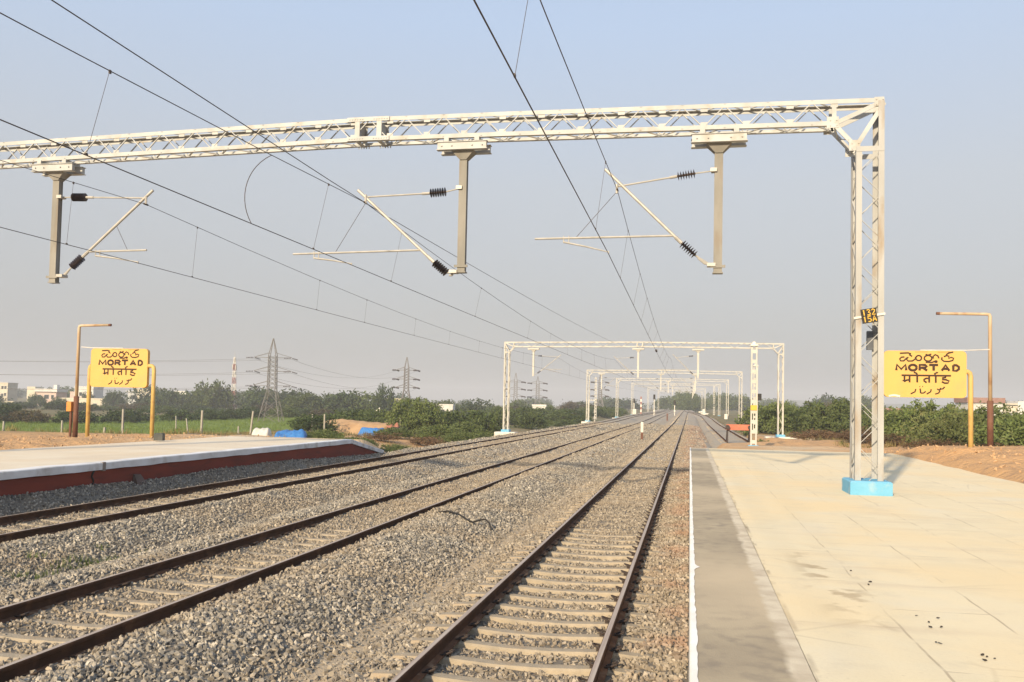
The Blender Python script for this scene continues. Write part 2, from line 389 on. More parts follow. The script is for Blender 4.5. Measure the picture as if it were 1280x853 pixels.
def np_mesh(name, V, F4, m, smooth=False):
    me = bpy.data.meshes.new(name); nv, nf = len(V), len(F4); k = F4.shape[1]
    me.vertices.add(nv); me.vertices.foreach_set('co', np.asarray(V, np.float32).ravel())
    me.loops.add(nf * k); me.loops.foreach_set('vertex_index', np.asarray(F4, np.int32).ravel())
    me.polygons.add(nf); me.polygons.foreach_set('loop_start', np.arange(0, nf * k, k, dtype=np.int32))
    me.materials.append(m); me.update(calc_edges=True); me.validate()
    if smooth: me.polygons.foreach_set('use_smooth', np.ones(nf, bool))
    return me
def vnoise(x, y, s, seed=0):
    """cheap smooth value noise"""
    x = np.asarray(x, float) * s + seed * 17.3; y = np.asarray(y, float) * s + seed * 9.1
    xi, yi = np.floor(x), np.floor(y); fx, fy = x - xi, y - yi; fx = fx * fx * (3 - 2 * fx); fy = fy * fy * (3 - 2 * fy)
    h = lambda a, b: np.modf(np.sin(a * 127.1 + b * 311.7) * 43758.5453)[0] % 1.0
    return (h(xi, yi) * (1 - fx) + h(xi + 1, yi) * fx) * (1 - fy) + (h(xi, yi + 1) * (1 - fx) + h(xi + 1, yi + 1) * fx) * fy
def fbm(x, y, s, o=4, seed=0):
    t = 0; a = 1; w = 0
    for i in range(o): t = t + a * vnoise(x, y, s * 2 ** i, seed + i); w += a; a *= 0.5
    return t / w - 0.5
def sm(v, a, b):
    t = np.clip((np.asarray(v, float) - a) / (b - a), 0, 1); return t * t * (3 - 2 * t)

# ------------------------------------------------------------------ ground
HP = 0.82                                    # platform level over the rail top
def rise(y): return 0.0045 * np.maximum(np.asarray(y, float) - 120, 0) * sm(y, 120, 200)
def terrain(x, y):
    x = np.asarray(x, float); y = np.asarray(y, float)
    # left side
    zl = 0.66 - 1.13 * sm(y, 42, 66) - 0.5 * sm(y, 66, 100)
    zl = zl + (-2.0 - zl) * sm(-x, 40, 60) * sm(y, 20, 70)
    zl = zl + 0.10 * sm(-x, 20.6, 22.0) * sm(y, 44, 34) - 0.25 * sm(-x, 23.5, 29)
    zl = zl + fbm(x, y, 0.9, 4, 1) * 0.36 * sm(-x, 20.4, 21.6) * sm(y, 60, 40) * sm(-x, 40, 30)
    zl = np.where(-x < 20.4, np.where(y < 41.5, 0.45, zl), zl)
    zl = zl - 1.0 * sm(y, 41, 47) * (sm(-x, 28, 20))
    # right side
    zr = 0.62 - 0.32 * sm(y, 42, 62) - 0.55 * sm(y, 62, 92)
    mound = (0.34 + 0.75 * (fbm(x, y, 0.35, 4, 5)) + 0.25 * fbm(x, y, 1.6, 3, 8)) * sm(x, 7.6, 9.3) * sm(y, 43, 36)
    zr = zr + mound + 0.18 * sm(x, 7.8, 8.4) * sm(y, 43, 38)
    zr = zr + fbm(x, y, 0.25, 4, 11) * 0.7 * sm(y, 40, 46) * sm(x, 2.0, 5.0) * sm(y, 140, 60)
    zr = np.where((x < 7.9) & (y < 38.6), 0.4, zr)
    zr = zr - 1.1 * sm(x, 2.2, 1.0) - 1.0 * sm(x, 7.0, 5.6) * sm(y, 58, 70)
    z = np.where(x < -6, zl, zr)
    z = np.where((x > -15.6) & (x < 0.9), -0.85, z)
    z = z - 0.012 * np.maximum(y - 200, 0) * sm(np.abs(x), 20, 90) * sm(y, 700, 200)
    z = z + 2.0 * fbm(x, y, 0.01, 3, 21) * sm(y, 120, 400) * sm(np.abs(x), 40, 120)
    return z + rise(np.minimum(y, 500))
def axis(segs):
    out = [segs[0][0]]
    for a, b, st in segs:
        k = max(1, int(round((b - a) / st))); out += list(np.linspace(a, b, k + 1)[1:])
    return np.array(out)
gx = axis([(-3000, -600, 300), (-600, -160, 40), (-160, -70, 6), (-70, -36, 1.5), (-36, -20.0, 0.3), (-20.0, -14, 0.5), (-14, 0, 2), (0, 15, 0.3), (15, 40, 1.2), (40, 140, 6), (140, 600, 40), (600, 3000, 300)])
gy = axis([(-300, -20, 40), (-20, 14, 2), (14, 50, 0.3), (50, 75, 0.6), (75, 130, 2), (130, 300, 8), (300, 800, 40), (800, 3000, 200)])
def grid(name, xs, ys, zf, m, smooth=True):
    XX, YY = np.meshgrid(xs, ys); Z = zf(XX, YY)
    V = np.stack([XX.ravel(), YY.ravel(), Z.ravel()], 1); nx, ny = len(xs), len(ys)
    i = (np.arange(ny - 1)[:, None] * nx + np.arange(nx - 1)[None]).ravel()
    F = np.stack([i, i + 1, i + nx + 1, i + nx], 1)
    return link(name, np_mesh(name, V, F, m, smooth))
struct(grid('ground', gx, gy, terrain, M_SOIL))

# low hazy ridges beyond the plain
def ridge(name, y, x0, x1, h, seed):
    xs = np.linspace(x0, x1, 90); ys = np.linspace(y - 260, y + 260, 9)
    f = lambda X, Y: -6 + h * (0.55 + 1.1 * fbm(X, Y * 0, 0.0035, 4, seed)) * np.exp(-((Y - y) / 120) ** 2) * sm(X, x0, x0 + 250) * sm(X, x1, x1 - 250)
    struct(grid(name, xs, ys, f, mat('hill_scrub', (0.08, 0.09, 0.04), (0.12, 0.11, 0.06), 0.01)))
ridge('hill', 2500, -2600, -900, 46, 3)
ridge('hill', 2300, -300, 900, 40, 9)

# ------------------------------------------------------------------ ballast bed and stones
TR, TM, TL, TS = -1.740, -7.099, -13.03, 3.80      # track centre lines
PX = np.array([-17.6, -16.4, -15.2, -14.75, -14.35, -13.9, -13.03, -12.1, -11.6, -10.9, -10.1, -9.3, -8.6, -8.0, -7.1, -6.2, -5.6, -5.0, -4.4, -3.75, -3.3, -2.9, -2.6, -1.74, -0.9, -0.5, 0.0, 0.05, 1.2, 2.4])
PZ = np.array([-1.6, -0.6, -0.12, 0.02, -0.06, -0.17, -0.25, -0.17, -0.10, -0.22, -0.42, -0.20, -0.09, -0.16, -0.25, -0.15, -0.07, -0.10, -0.20, -0.34, -0.27, -0.22, -0.235, -0.25, -0.24, -0.20, -0.17, -0.17, -0.30, -0.9])
def ballast_z(x, y):
    z = np.interp(x, PX, PZ)
    z = z + 0.27 * sm(-np.asarray(x), 14.0, 14.75) * sm(y, 41, 30)
    mid = np.clip((np.abs(np.abs(x - TR) - 0) - 1.3) * 3, 0, 1) * np.clip((np.abs(x - TM) - 1.3) * 3, 0, 1) * np.clip((np.abs(x - TL) - 1.3) * 3, 0, 1)
    z = z + fbm(x, y, 0.55, 4, 31) * 0.16 * mid + fbm(x, y, 2.2, 2, 35) * 0.05
    z = z + 0.075 * sm(np.abs(x - TL), 1.3, 0.8) * sm(y, 34, 50)
    for c_ in (TR, TM):
        z = z + 0.085 * sm(np.abs(x - c_), 1.3, 0.8) * sm(y, 15, 24) * np.clip(0.75 + 1.2 * fbm(x, y, 0.35, 2, 37), 0, 1.2)
    return z + rise(y)
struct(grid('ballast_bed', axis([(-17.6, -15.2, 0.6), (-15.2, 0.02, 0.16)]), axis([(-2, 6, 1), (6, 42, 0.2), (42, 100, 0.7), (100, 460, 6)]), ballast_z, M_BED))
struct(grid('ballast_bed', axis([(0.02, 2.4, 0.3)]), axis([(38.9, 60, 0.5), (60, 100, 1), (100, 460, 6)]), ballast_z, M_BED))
SX = np.array([1.4, 2.0, 2.6, 3.8, 5.0, 5.6, 6.6]); SZ = np.array([-0.9, -0.3, -0.18, -0.165, -0.18, -0.3, -1.2])
def siding_x(y): return TS - 5.54 * sm(y, 215, 420)
def siding_z(x, y): return np.interp(x - (siding_x(y) - TS), SX, SZ) + rise(y) + fbm(x, y, 0.6, 3, 41) * 0.08
xs_ = axis([(1.4, 6.6, 0.3)]); ys_ = axis([(66, 110, 1), (110, 460, 8)])
XX, YY = np.meshgrid(xs_, ys_); ZZ = np.interp(XX, SX, SZ) + rise(YY) + 0.004 + fbm(XX, YY, 0.6, 3, 41) * 0.08
XX2 = XX + (siding_x(YY) - TS)
ii = (np.arange(len(ys_) - 1)[:, None] * len(xs_) + np.arange(len(xs_) - 1)[None]).ravel()
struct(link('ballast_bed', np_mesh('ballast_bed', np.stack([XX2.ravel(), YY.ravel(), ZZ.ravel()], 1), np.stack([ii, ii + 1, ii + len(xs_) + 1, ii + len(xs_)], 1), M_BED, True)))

SPACING = 0.64
def sleeper_phase(c): return {TR: 5.4, TM: 7.5, TL: 15.6}.get(c, 73.0)
def stone_proto(seed):
    """an angular crushed stone: the hull of a few random points"""
    r = np.random.RandomState(seed); bm = bmesh.new(); k = 9 + seed % 4; st_ = np.array((1.15 + .3 * r.rand(), .95, .62 + .3 * r.rand()))
    for p in r.randn(k, 3):
        p = p / np.linalg.norm(p) * .5 * st_ * (.85 + .3 * r.rand()); bm.verts.new(Vector(p))
    bmesh.ops.convex_hull(bm, input=list(bm.verts), use_existing_faces=False)
    me = bpy.data.meshes.new('ballast_stone'); bm.to_mesh(me); bm.free(); me.materials.append(M_STONE)
    return me
def scatter(name, pts, scl, protos, label, cat, up_only=False, seed=3):
    """one countless mass: points carrying instances picked from a few prototypes"""
    pc = bpy.data.collections.new(name + '_kinds')
    for i, me in enumerate(protos): pc.objects.link(bpy.data.objects.new(name + '_kind', me))
    me = bpy.data.meshes.new(name); me.vertices.add(len(pts)); me.vertices.foreach_set('co', np.asarray(pts, np.float32).ravel())
    a = me.attributes.new('scl', 'FLOAT', 'POINT'); a.data.foreach_set('value', np.asarray(scl, np.float32))
    me.update(); o = link(name, me)
    g = bpy.data.node_groups.new(name + '_nodes', 'GeometryNodeTree')
    g.interface.new_socket('Geometry', in_out='INPUT', socket_type='NodeSocketGeometry')
    g.interface.new_socket('Geometry', in_out='OUTPUT', socket_type='NodeSocketGeometry')
    N = g.nodes; L = g.links
    gi, go = N.new('NodeGroupInput'), N.new('NodeGroupOutput')
    ci = N.new('GeometryNodeCollectionInfo'); ci.inputs['Collection'].default_value = pc
    ci.inputs['Separate Children'].default_value = True; ci.inputs['Reset Children'].default_value = True
    rv = N.new('FunctionNodeRandomValue'); rv.data_type = 'FLOAT_VECTOR'
    rv.inputs['Max'].default_value = (0.35, 0.35, 6.28) if up_only else (6.28, 6.28, 6.28)
    rv.inputs['Seed'].default_value = seed
    na = N.new('GeometryNodeInputNamedAttribute'); na.data_type = 'FLOAT'; na.inputs['Name'].default_value = 'scl'
    ip = N.new('GeometryNodeInstanceOnPoints'); ip.inputs['Pick Instance'].default_value = True
    L.new(gi.outputs[0], ip.inputs['Points']); L.new(ci.outputs[0], ip.inputs['Instance'])
    L.new(rv.outputs[0], ip.inputs['Rotation']); L.new(na.outputs[0], ip.inputs['Scale']); L.new(ip.outputs[0], go.inputs[0])
    md = o.modifiers.new('scatter', 'NODES'); md.node_group = g
    return tag(o, label, cat, kind='stuff')
rs = np.random.RandomState(11)
def stones(x0, x1, y0, y1, dens, size, keep_sleeper=0.24):
    k = int((x1 - x0) * (y1 - y0) * dens); x = rs.uniform(x0, x1, k); y = rs.uniform(y0, y1, k)
    ok = np.ones(k, bool)
    for c_ in (TR, TM, TL):
        d = np.abs(x - c_)
        ok &= ~(np.abs(d - 0.872) < 0.085)
        ph = np.abs(((y - sleeper_phase(c_)) / SPACING + 0.5) % 1.0 - 0.5) * SPACING
        cover = {TR: keep_sleeper, TM: keep_sleeper * 1.5, TL: 0.65}[c_]
        cover = cover + 0.75 * (fbm(x, y, 0.6, 3, 51) > (0.10 if c_ != TR else 0.13)) * (y > 12) + 0.8 * sm(y, 14, 24)
        ok &= ~((d < 1.37) & (ph < 0.105) & (rs.rand(k) > cover))
    # worn dusty strip beside the near track carries few stones
    ok &= ~((np.abs(x + 3.72 + 0.25 * fbm(x * 0, y, 0.3, 2, 61)) < 0.20) & (rs.rand(k) < 0.55))
    x, y = x[ok], y[ok]; z = ballast_z(x, y); s = size * (0.55 + 1.0 * rs.rand(len(x)) ** 1.6) * 0.92
    inside = np.zeros(len(x), bool)
    for c_ in (TR, TM, TL): inside |= np.abs(x - c_) < 0.85
    s = np.where(inside, s * 0.8, s)
    return np.stack([x, y, z + s * 0.12], 1), s
P = []; S = []
k = 9000; y = rs.uniform(6.2, 30, k); x = -3.72 + rs.normal(0, .22, k); P.append(np.stack([x, y, ballast_z(x, y)], 1)); S.append(rs.uniform(.012, .032, k))
for a in ((-13.0, 0.0, 6.2, 15, 520, 0.060), (-14.7, 0.0, 15, 26, 430, 0.062), (-14.7, 0.0, 26, 45, 240, 0.070), (-16.2, 1.2, 45, 80, 60, 0.095), (-16.0, 1.6, 80, 140, 22, 0.13)):
    p_, s_ = stones(*a); P.append(p_); S.append(s_)
scatter('ballast_stones', np.concatenate(P), np.concatenate(S), [stone_proto(i) for i in range(14)], 'loose grey and tan crushed stone filling the track bed', 'ballast')
# clods on the soil heaps
k = 7000; x = np.concatenate([rs.uniform(7.8, 15, k // 2), rs.uniform(-30, -20.5, k // 2)]); y = np.concatenate([rs.uniform(20, 46, k // 2), rs.uniform(20, 46, k // 2)])
clod = stone_proto(77); clod.materials.clear(); clod.materials.append(mat('soil_clod', (0.46, 0.30, 0.17), (0.38, 0.24, 0.13), 2.0, 0.95))
clod2 = stone_proto(78); clod2.materials.clear(); clod2.materials.append(mat('soil_clod', (0.36, 0.22, 0.11)))
s = 0.02 + 0.13 * rs.rand(k) ** 7
keep = ~((x > 0) & (x < 8.2) & (y < 38.9))
scatter('soil_clods', np.stack([x, y, terrain(x, y) + s * 0.1], 1)[keep], s[keep], [clod, clod2], 'crumbled brown soil lumps strewn over the earth heaps', 'soil')

# ------------------------------------------------------------------ tracks
RP = [(-0.075, -0.172), (0.075, -0.172), (0.075, -0.160), (0.014, -0.142), (0.010, -0.128), (0.010, -0.052), (0.036, -0.038), (0.036, -0.012), (0.026, 0.0), (-0.026, 0.0), (-0.036, -0.012), (-0.036, -0.038), (-0.010, -0.052), (-0.010, -0.128), (-0.014, -0.142), (-0.075, -0.160)]
def rail_mesh(ys, fx):
    b = MB(); n_ = len(RP)
    vs = []; fs = []; mi = []
    for y in ys:
        for px, pz in RP: vs.append((fx(y) + px, y, pz + float(rise(y))))
    for i in range(len(ys) - 1):
        for j in range(n_):
            fs.append((i * n_ + j, i * n_ + (j + 1) % n_, (i + 1) * n_ + (j + 1) % n_, (i + 1) * n_ + j)); mi.append(1 if j == 8 else 2 if j in (1, 2, 13, 14) else 0)
    fs.append(tuple(range(n_))); mi.append(0); fs.append(tuple((len(ys) - 1) * n_ + j for j in range(n_ - 1, -1, -1))); mi.append(0)
    b.v, b.f, b.mi = vs, fs, mi
    return b
def sleeper_mb(b, y=0.0, cx=0.0, z=0.0, end_drop=0.0):
    xs = [-1.375, -1.0, -0.75, -0.25, 0.25, 0.75, 1.0, 1.375]; zt = [-0.20, -0.178, -0.178, -0.205, -0.205, -0.178, -0.178, -0.20]
    vs = []; fs = []
    for xx, tz in zip(xs, zt):
        vs += [(cx + xx, y - 0.125, z - 0.40), (cx + xx, y - 0.085, z + tz - 0.02), (cx + xx, y - 0.065, z + tz), (cx + xx, y + 0.065, z + tz), (cx + xx, y + 0.085, z + tz - 0.02), (cx + xx, y + 0.125, z - 0.40)]
    for i in range(7):
        for j in range(6): fs.append((i * 6 + j, i * 6 + (j + 1) % 6, (i + 1) * 6 + (j + 1) % 6, (i + 1) * 6 + j))
    fs += [(5, 4, 3, 2, 1, 0), tuple(42 + j for j in range(6))]
    b.add(vs, fs)
def clip_mesh():
    b = MB()
    # a bent spring bar over the rail foot, seen from either side
    pts = [(0.03, -0.075, -0.150), (0.10, -0.07, -0.135), (0.155, -0.045, -0.115), (0.165, 0.0, -0.105), (0.145, 0.035, -0.115), (0.09, 0.04, -0.14), (0.055, 0.03, -0.15), (0.05, 0.0, -0.152)]
    b.tube(pts, 0.011, 6); b.bbox(0.085, 0.125, -0.03, 0.03, -0.20, -0.135, 0.01)
    return b
sl_proto = MB(); sleeper_mb(sl_proto); me_sl = None
cl_me = None
def track(label, c_, y0, y1, n_clip, fx=None, cut=None):
    global me_sl, cl_me
    t = thing('railway_track', label, 'railway track', (0, 0, 0), 0, 'parallel railway tracks')
    fx = fx or (lambda y: c_)
    ys = list(np.arange(y0, 120, 20)) + list(np.arange(120, 461, 10)) if y0 < 120 else [y0, y1]
    for s_ in (-1, 1):
        rail_mesh(ys, lambda y: float(fx(y)) + s_ * 0.872).build('rail', [M_RAIL, M_RAILTOP, M_RAILFOOT], t)
    p0 = sleeper_phase(c_); q = random.Random(int(abs(c_) * 100))
    for i in range(100):
        y = p0 + i * SPACING
        if me_sl is None:
            o = sl_proto.build('sleeper', M_SLEEPER, t); me_sl = o.data
        else: o = link('sleeper', me_sl, t)
        o.location = (float(fx(y)) + q.uniform(-.02, .02), y, 0.004 * (c_ == TL)); o.rotation_euler = (0, 0, q.uniform(-.012, .012))
        if i < n_clip:
            for sx_ in (-0.872, 0.872):
                for d in (-1, 1):
                    if cl_me is None: k_ = clip_mesh().build('rail_clip', M_CLIP, o); cl_me = k_.data
                    else: k_ = link('rail_clip', cl_me, o)
                    k_.location = (sx_, 0, 0); k_.scale = (d, d, 1)
    b = MB()
    for i in range(100, 420):
        y = p0 + i * SPACING
        if y > 300: break
        sleeper_mb(b, y, float(fx(y)), float(rise(y)))
    b.build('far_sleepers', M_SLEEPER, t)['kind'] = 'stuff'
    return t
track('rail track right beside the right hand platform with black clips on dusty sleepers', TR, -4, 460, 55)
track('middle rail track between two ridges of grey ballast', TM, -4, 460, 30)
track('rail track running below the red faced platform wall', TL, -4, 460, 14, fx=lambda y: TL + 2.6 * float(sm(y, 180, 400)))
track('rusty siding track starting at the red buffer stop', TS, 73, 460, 0, fx=lambda y: float(siding_x(y)))

# ------------------------------------------------------------------ right platform
pr = thing('station_platform', 'wide pale slab paved platform with blue footing of steel gantry column on it', 'platform', (0, 0, 0))
xs_ = axis([(0.806, 8.4, 0.32)]); ys_ = axis([(-6, 38.9, 0.5)])
def slabz(X, Y): return HP + 0.012 * fbm(X, Y, 0.5, 2, 71) - 0.004
top = grid('slab_paving', xs_, ys_, slabz, M_SLAB); top.parent = pr
b = MB(); b.box(0.05, 8.4, -6, 38.88, -0.6, HP - 0.03); b.build('wall', mat('platform_wall', (0.4, 0.36, 0.3), (0.3, 0.27, 0.22), 2.0), pr)
cop = grid('coping', axis([(0.055, 0.80, 0.1)]), axis([(-6, 38.89, 0.4)]), lambda X, Y: HP + 0.002 + 0.003 * fbm(X, Y, 1.0, 2, 72), M_COPING); cop.parent = pr
# whitewashed arris with a ragged inner edge
b = MB(); ys = np.arange(-6, 38.9, 0.09); w = 0.042 + 0.022 * fbm(ys, ys * 0, 1.1, 5, 80) + 0.012 * rs.rand(len(ys))
w = np.where(np.abs(ys - 9.75) < 0.14, w + 0.055 * (1 - np.abs(ys - 9.75) / 0.14), w)
vs = []; fs = []
for y, ww in zip(ys, w):
    zt = HP + 0.0075
    vs += [(0.02, y, -0.5), (0.02, y, zt - 0.012), (0.03, y, zt), (0.02 + max(ww, .02), y, zt)]
for i in range(len(ys) - 1):
    for j in range(3): fs.append((i * 4 + j, i * 4 + j + 1, (i + 1) * 4 + j + 1, (i + 1) * 4 + j))
b.add(vs, fs); b.build('painted_edge', mat('edge_whitewash', (0.84, 0.81, 0.74), (0.74, 0.70, 0.62), 4.0, 0.9), pr)
# a trampled soil skirt between slabs and heap is part of the ground sheet
for i, (x, y) in enumerate([(1.89, 8.02), (1.93, 7.8), (1.9, 7.63), (2.05, 7.98), (1.99, 7.66), (1.82, 7.14), (1.84, 7.12), (2.05, 6.86), (2.07, 6.82), (2.02, 6.71), (2.11, 6.79), (1.75, 9.31), (1.79, 9.45), (1.71, 10.05)]):
    m_ = stone_proto(200 + i); m_.materials.clear(); m_.materials.append(M_DUNG)
    o = link('dung_pellet', m_); sc_ = 0.017 + 0.011 * ((i * 7) % 5) / 4; o.scale = (sc_ * 1.3, sc_, sc_ * 0.8); o.location = (x, y, HP + sc_ * 0.25); o.rotation_euler = (0, 0, i)
    tag(o, 'tiny dark dung pellet lying on the pale platform slabs', 'pellet', 'dark pellets dropped on the platform')

# ------------------------------------------------------------------ left platform
pl = thing('station_platform', 'far platform with red painted wall below white coping, ramped down at its end', 'platform', (0, 0, 0))
XF = -14.72; YE = 37.0; YR = 41.2
def lz(y): return HP - (HP - 0.14) * np.clip((np.asarray(y) - YE) / (YR - YE), 0, 1)
g_ = grid('slab_paving', axis([(-20.6, XF - 0.32, 0.4)]), axis([(2, YE, 0.5), (YE, YR, 0.4)]), lambda X, Y: lz(Y) + 0.02 * fbm(X, Y, 0.4, 2, 73), M_LSLAB); g_.parent = pl
def prof(name, xo, xi, zt, zb, m, wob=0.0):
    b = MB(); ys = np.concatenate([np.arange(2, YE, 0.25), np.linspace(YE, YR, 18)]); vs = []; fs = []
    for i, y in enumerate(ys):
        h = float(lz(y)); top_ = h + zt + wob * float(fbm(y, 0, 1.1, 3, 83)); bot = (h + zb if zb > -0.5 else -0.6) + wob * 1.2 * float(fbm(y, 5, 1.3, 3, 84))
        vs += [(xi, y, bot), (xo, y, bot), (xo, y, top_ - 0.02), (xo - 0.02, y, top_), (xi, y, top_)]
    for i in range(len(ys) - 1):
        for j in range(4): fs.append((i * 5 + j, i * 5 + j + 1, (i + 1) * 5 + j + 1, (i + 1) * 5 + j))
        fs.append((i * 5 + 4, i * 5, (i + 1) * 5, (i + 1) * 5 + 4))
    fs.append((0, 1, 2, 3, 4)); k = (len(ys) - 1) * 5; fs.append((k + 4, k + 3, k + 2, k + 1, k))
    b.add(vs, fs); return b.build(name, m, pl)
prof('coping', XF + 0.05, XF - 0.34, 0.022, -0.165, M_FASCIA, 0.03)
prof('wall', XF, XF - 0.30, -0.168, -9, M_REDWALL)
b = MB(); b.box(XF - 0.02, XF + 0.056, 20.05, 20.17, HP - 0.20, HP + 0.024); b.build('patch', mat('cement_patch', (0.24, 0.2, 0.17)), pl)
b = MB(); pts = [(XF + 0.012, 19.75 - 0.10 * (0.64 - z) + 0.05 * math.sin(z * 21), z) for z in np.linspace(0.66, 0.05, 9)]; b.tube(pts, [0.02, 0.028, 0.02, 0.03, 0.022, 0.03, 0.026, 0.03, 0.02], 5); b.build('crack', M_BLACK, pl)
b = MB(); b.hexa([(XF - .05, 21.35, .18), (XF + .22, 21.3, .16), (XF + .2, 21.75, .15), (XF - .05, 21.8, .18)], [(XF - .05, 21.4, .46), (XF + .05, 21.4, .42), (XF + .04, 21.7, .40), (XF - .05, 21.75, .45)])
tag(b.build('broken_slab', mat('broken_concrete', (0.10, 0.07, 0.055), (0.15, 0.10, 0.08), 4.0)), 'dark broken block leaning against the red platform wall', 'block')
b = MB(); b.bbox(-0.17, 0.17, -0.13, 0.13, 0, 0.28, 0.03); b.box(-0.12, 0.12, -0.135, -0.13, 0.06, 0.1)
o = b.build('plastic_crate', M_PLASTIC); o.location = (-20.25, 31.0, HP + 0.03); o.rotation_euler = (0, 0, 0.2)
tag(o, 'small dark crate at the back edge of the far platform', 'crate')

# ------------------------------------------------------------------ portals
def zigzag(b, pA, pB, dirA, n_, w, t_=None):
    """lacing between two parallel chord lines pA(t), pB(t)"""
    for i in range(n_):
        t0, t1 = i / n_, (i + 1) / n_
        P0 = pA(t0) if i % 2 == 0 else pB(t0); P1 = pB(t1) if i % 2 == 0 else pA(t1)
        b.bar(P0, P1, w, w * 0.6)
def lerp(p, q): p = Vector(p); q = Vector(q); return lambda t: p + (q - p) * t
def column(b, x0, x1, y0, y1, z0, z1, out, w=0.10, th=0.012, pitch=0.47, lw=0.035):
    """four corner angles with lacing on all faces; the outer legs run up to the top"""
    for x in (x0, x1):
        dx = 1 if x == x0 else -1
        for y in (y0, y1):
            dy = 1 if y == y0 else -1
            zt = z1 if x == out else z1 - 1.02
            b.angle((x, y, z0), (x, y, zt), w, th, (dx, 0, 0), (0, dy, 0))
    n_ = int((z1 - 1.02 - z0) / pitch); zt = z1 - 1.02; e = -0.022
    for y, s_ in ((y0 - e, 0), (y1 + e, 1)): zigzag(b, lerp((x0 + .05, y, z0), (x0 + .05, y, zt)), lerp((x1 - .05, y, z0), (x1 - .05, y, zt)), None, n_, lw)
    for x in (x0 - e, x1 + e): zigzag(b, lerp((x, y0 + .05, z0), (x, y0 + .05, zt)), lerp((x, y1 - .05, z0), (x, y1 - .05, zt)), None, n_, lw)
    for y in (y0, y1):
        b.bar((x0, y, zt), (x1, y, zt), 0.014, 0.11)
def beam(b, pts, y0, y1, dep, w=0.095, th=0.012, seg=0.45, lw=0.032, inset=1.0):
    """pts: (x, ztop) polyline; bottom chords stop `inset` short of both ends"""
    xs = [p[0] for p in pts]; zs = [p[1] for p in pts]
    zf = lambda x: float(np.interp(x, xs, zs))
    xa, xb = xs[0], xs[-1]; cuts = sorted(set([xa + inset, xb - inset] + xs[1:-1]))
    for y, dy in ((y0, 1), (y1, -1)):
        for a, c_ in zip([xa] + xs[1:-1], xs[1:-1] + [xb]):
            b.angle((a, y, zf(a)), (c_, y, zf(c_)), w, th, (0, 0, -1), (0, dy, 0))
        for a, c_ in zip(cuts[:-1], cuts[1:]):
            b.angle((a, y, zf(a) - dep), (c_, y, zf(c_) - dep), w, th, (0, 0, 1), (0, dy, 0))
    n_ = int((xb - xa - 2 * inset) / seg); n_ += n_ % 2
    for i in range(n_):
        a = xa + inset + (xb - xa - 2 * inset) * i / n_; c_ = xa + inset + (xb - xa - 2 * inset) * (i + 1) / n_
        ta, tc, ba, bc = zf(a) - .05, zf(c_) - .05, zf(a) - dep + .05, zf(c_) - dep + .05
        for y in (y0 + 0.02, y1 - 0.02):
            b.bar((a, y, ta if i % 2 else ba), (c_, y, bc if i % 2 else tc), lw, lw * .6)
        for z0_, z1_ in ((zf(a) - .012, zf(c_) - .012), (zf(a) - dep + .03, zf(c_) - dep + .03)):
            b.bar((a, (y0 if i % 2 else y1), z0_), (c_, (y1 if i % 2 else y0), z1_), lw, lw * .6)
def knee(b, xo, xi, xl, y, zt, dep, w=0.09):
    """corner of the portal: xo outer top, xi inner leg, xl end of the bottom chord"""
    b.bar((xl, y, zt - dep + .04), (xo, y, zt - .05), w, 0.014, (0, 1, 0)) if False else None
    for p, q in (((xl, zt - dep + .05), (xo, zt - .06)), ((xl, zt - dep + .04), (xi, zt - 1.02)), ((xi, zt - 1.02), (xo, zt - .10)), ((xl, zt - .05), (xl, zt - dep + .05))):
        b.bar((p[0], y, p[1]), (q[0], y, q[1]), 0.016, w, (0, 1, 0)) if False else b.bar((p[0], y, p[1]), (q[0], y, q[1]), w, 0.02, (0, 1, 0))
def drop_post(parent, x, y, ztop, zbot, yb0, yb1, m1, m2, simple=False):
    """bracket of two channels under the beam, tapered gusset and a hanging I-post"""
    b = MB()
    for yy in (yb0 + .05, yb1 - .05):
        b.box(x - .58, x + .58, yy - .05, yy + .05, ztop - .16, ztop)
    if not simple:
        for yy in (yb0 + .05, yb1 - .05):
            b.box(x - .60, x + .60, yy - .075, yy + .075, ztop - .175, ztop - .160); b.box(x - .60, x + .60, yy - .075, yy + .075, ztop + .001, ztop + .015)
        for dx in (-.36, .36):
            b.box(x + dx - .055, x + dx + .055, yb0 - .03, yb1 + .03, ztop + .016, ztop + .11)
            for k in (-.12, .12): b.tube([(x + dx + k, yb0 - .03, ztop - .08), (x + dx + k, yb0 - .006, ztop - .08)], .018, 6)
    br_ = b.build('bracket', m1, parent)
    b = MB(); ym = (yb0 + yb1) / 2; zt = ztop - .176
    b.hexa([(x - .075, ym - .10, zt - .20), (x + .075, ym - .10, zt - .20), (x + .075, ym + .10, zt - .20), (x - .075, ym + .10, zt - .20)], [(x - .27, ym - .16, zt), (x + .27, ym - .16, zt), (x + .27, ym + .16, zt), (x - .27, ym + .16, zt)])
    zc = zt - .2
    b.box(x - .09, x + .09, ym - .075, ym - .063, zbot, zc); b.box(x - .09, x + .09, ym + .063, ym + .075, zbot, zc); b.box(x - .078, x - .066, ym - .062, ym + .062, zbot, zc); b.box(x + .066, x + .078, ym - .062, ym + .062, zbot, zc)
    b.box(x - .11, x + .11, ym - .09, ym + .09, zbot - .03, zbot)
    if not simple:
        for z in (zbot + .12,): b.box(x - .16, x + .16, ym - .10, ym - .076, z - .03, z + .03)
    return b.build('drop_post', m2, parent)
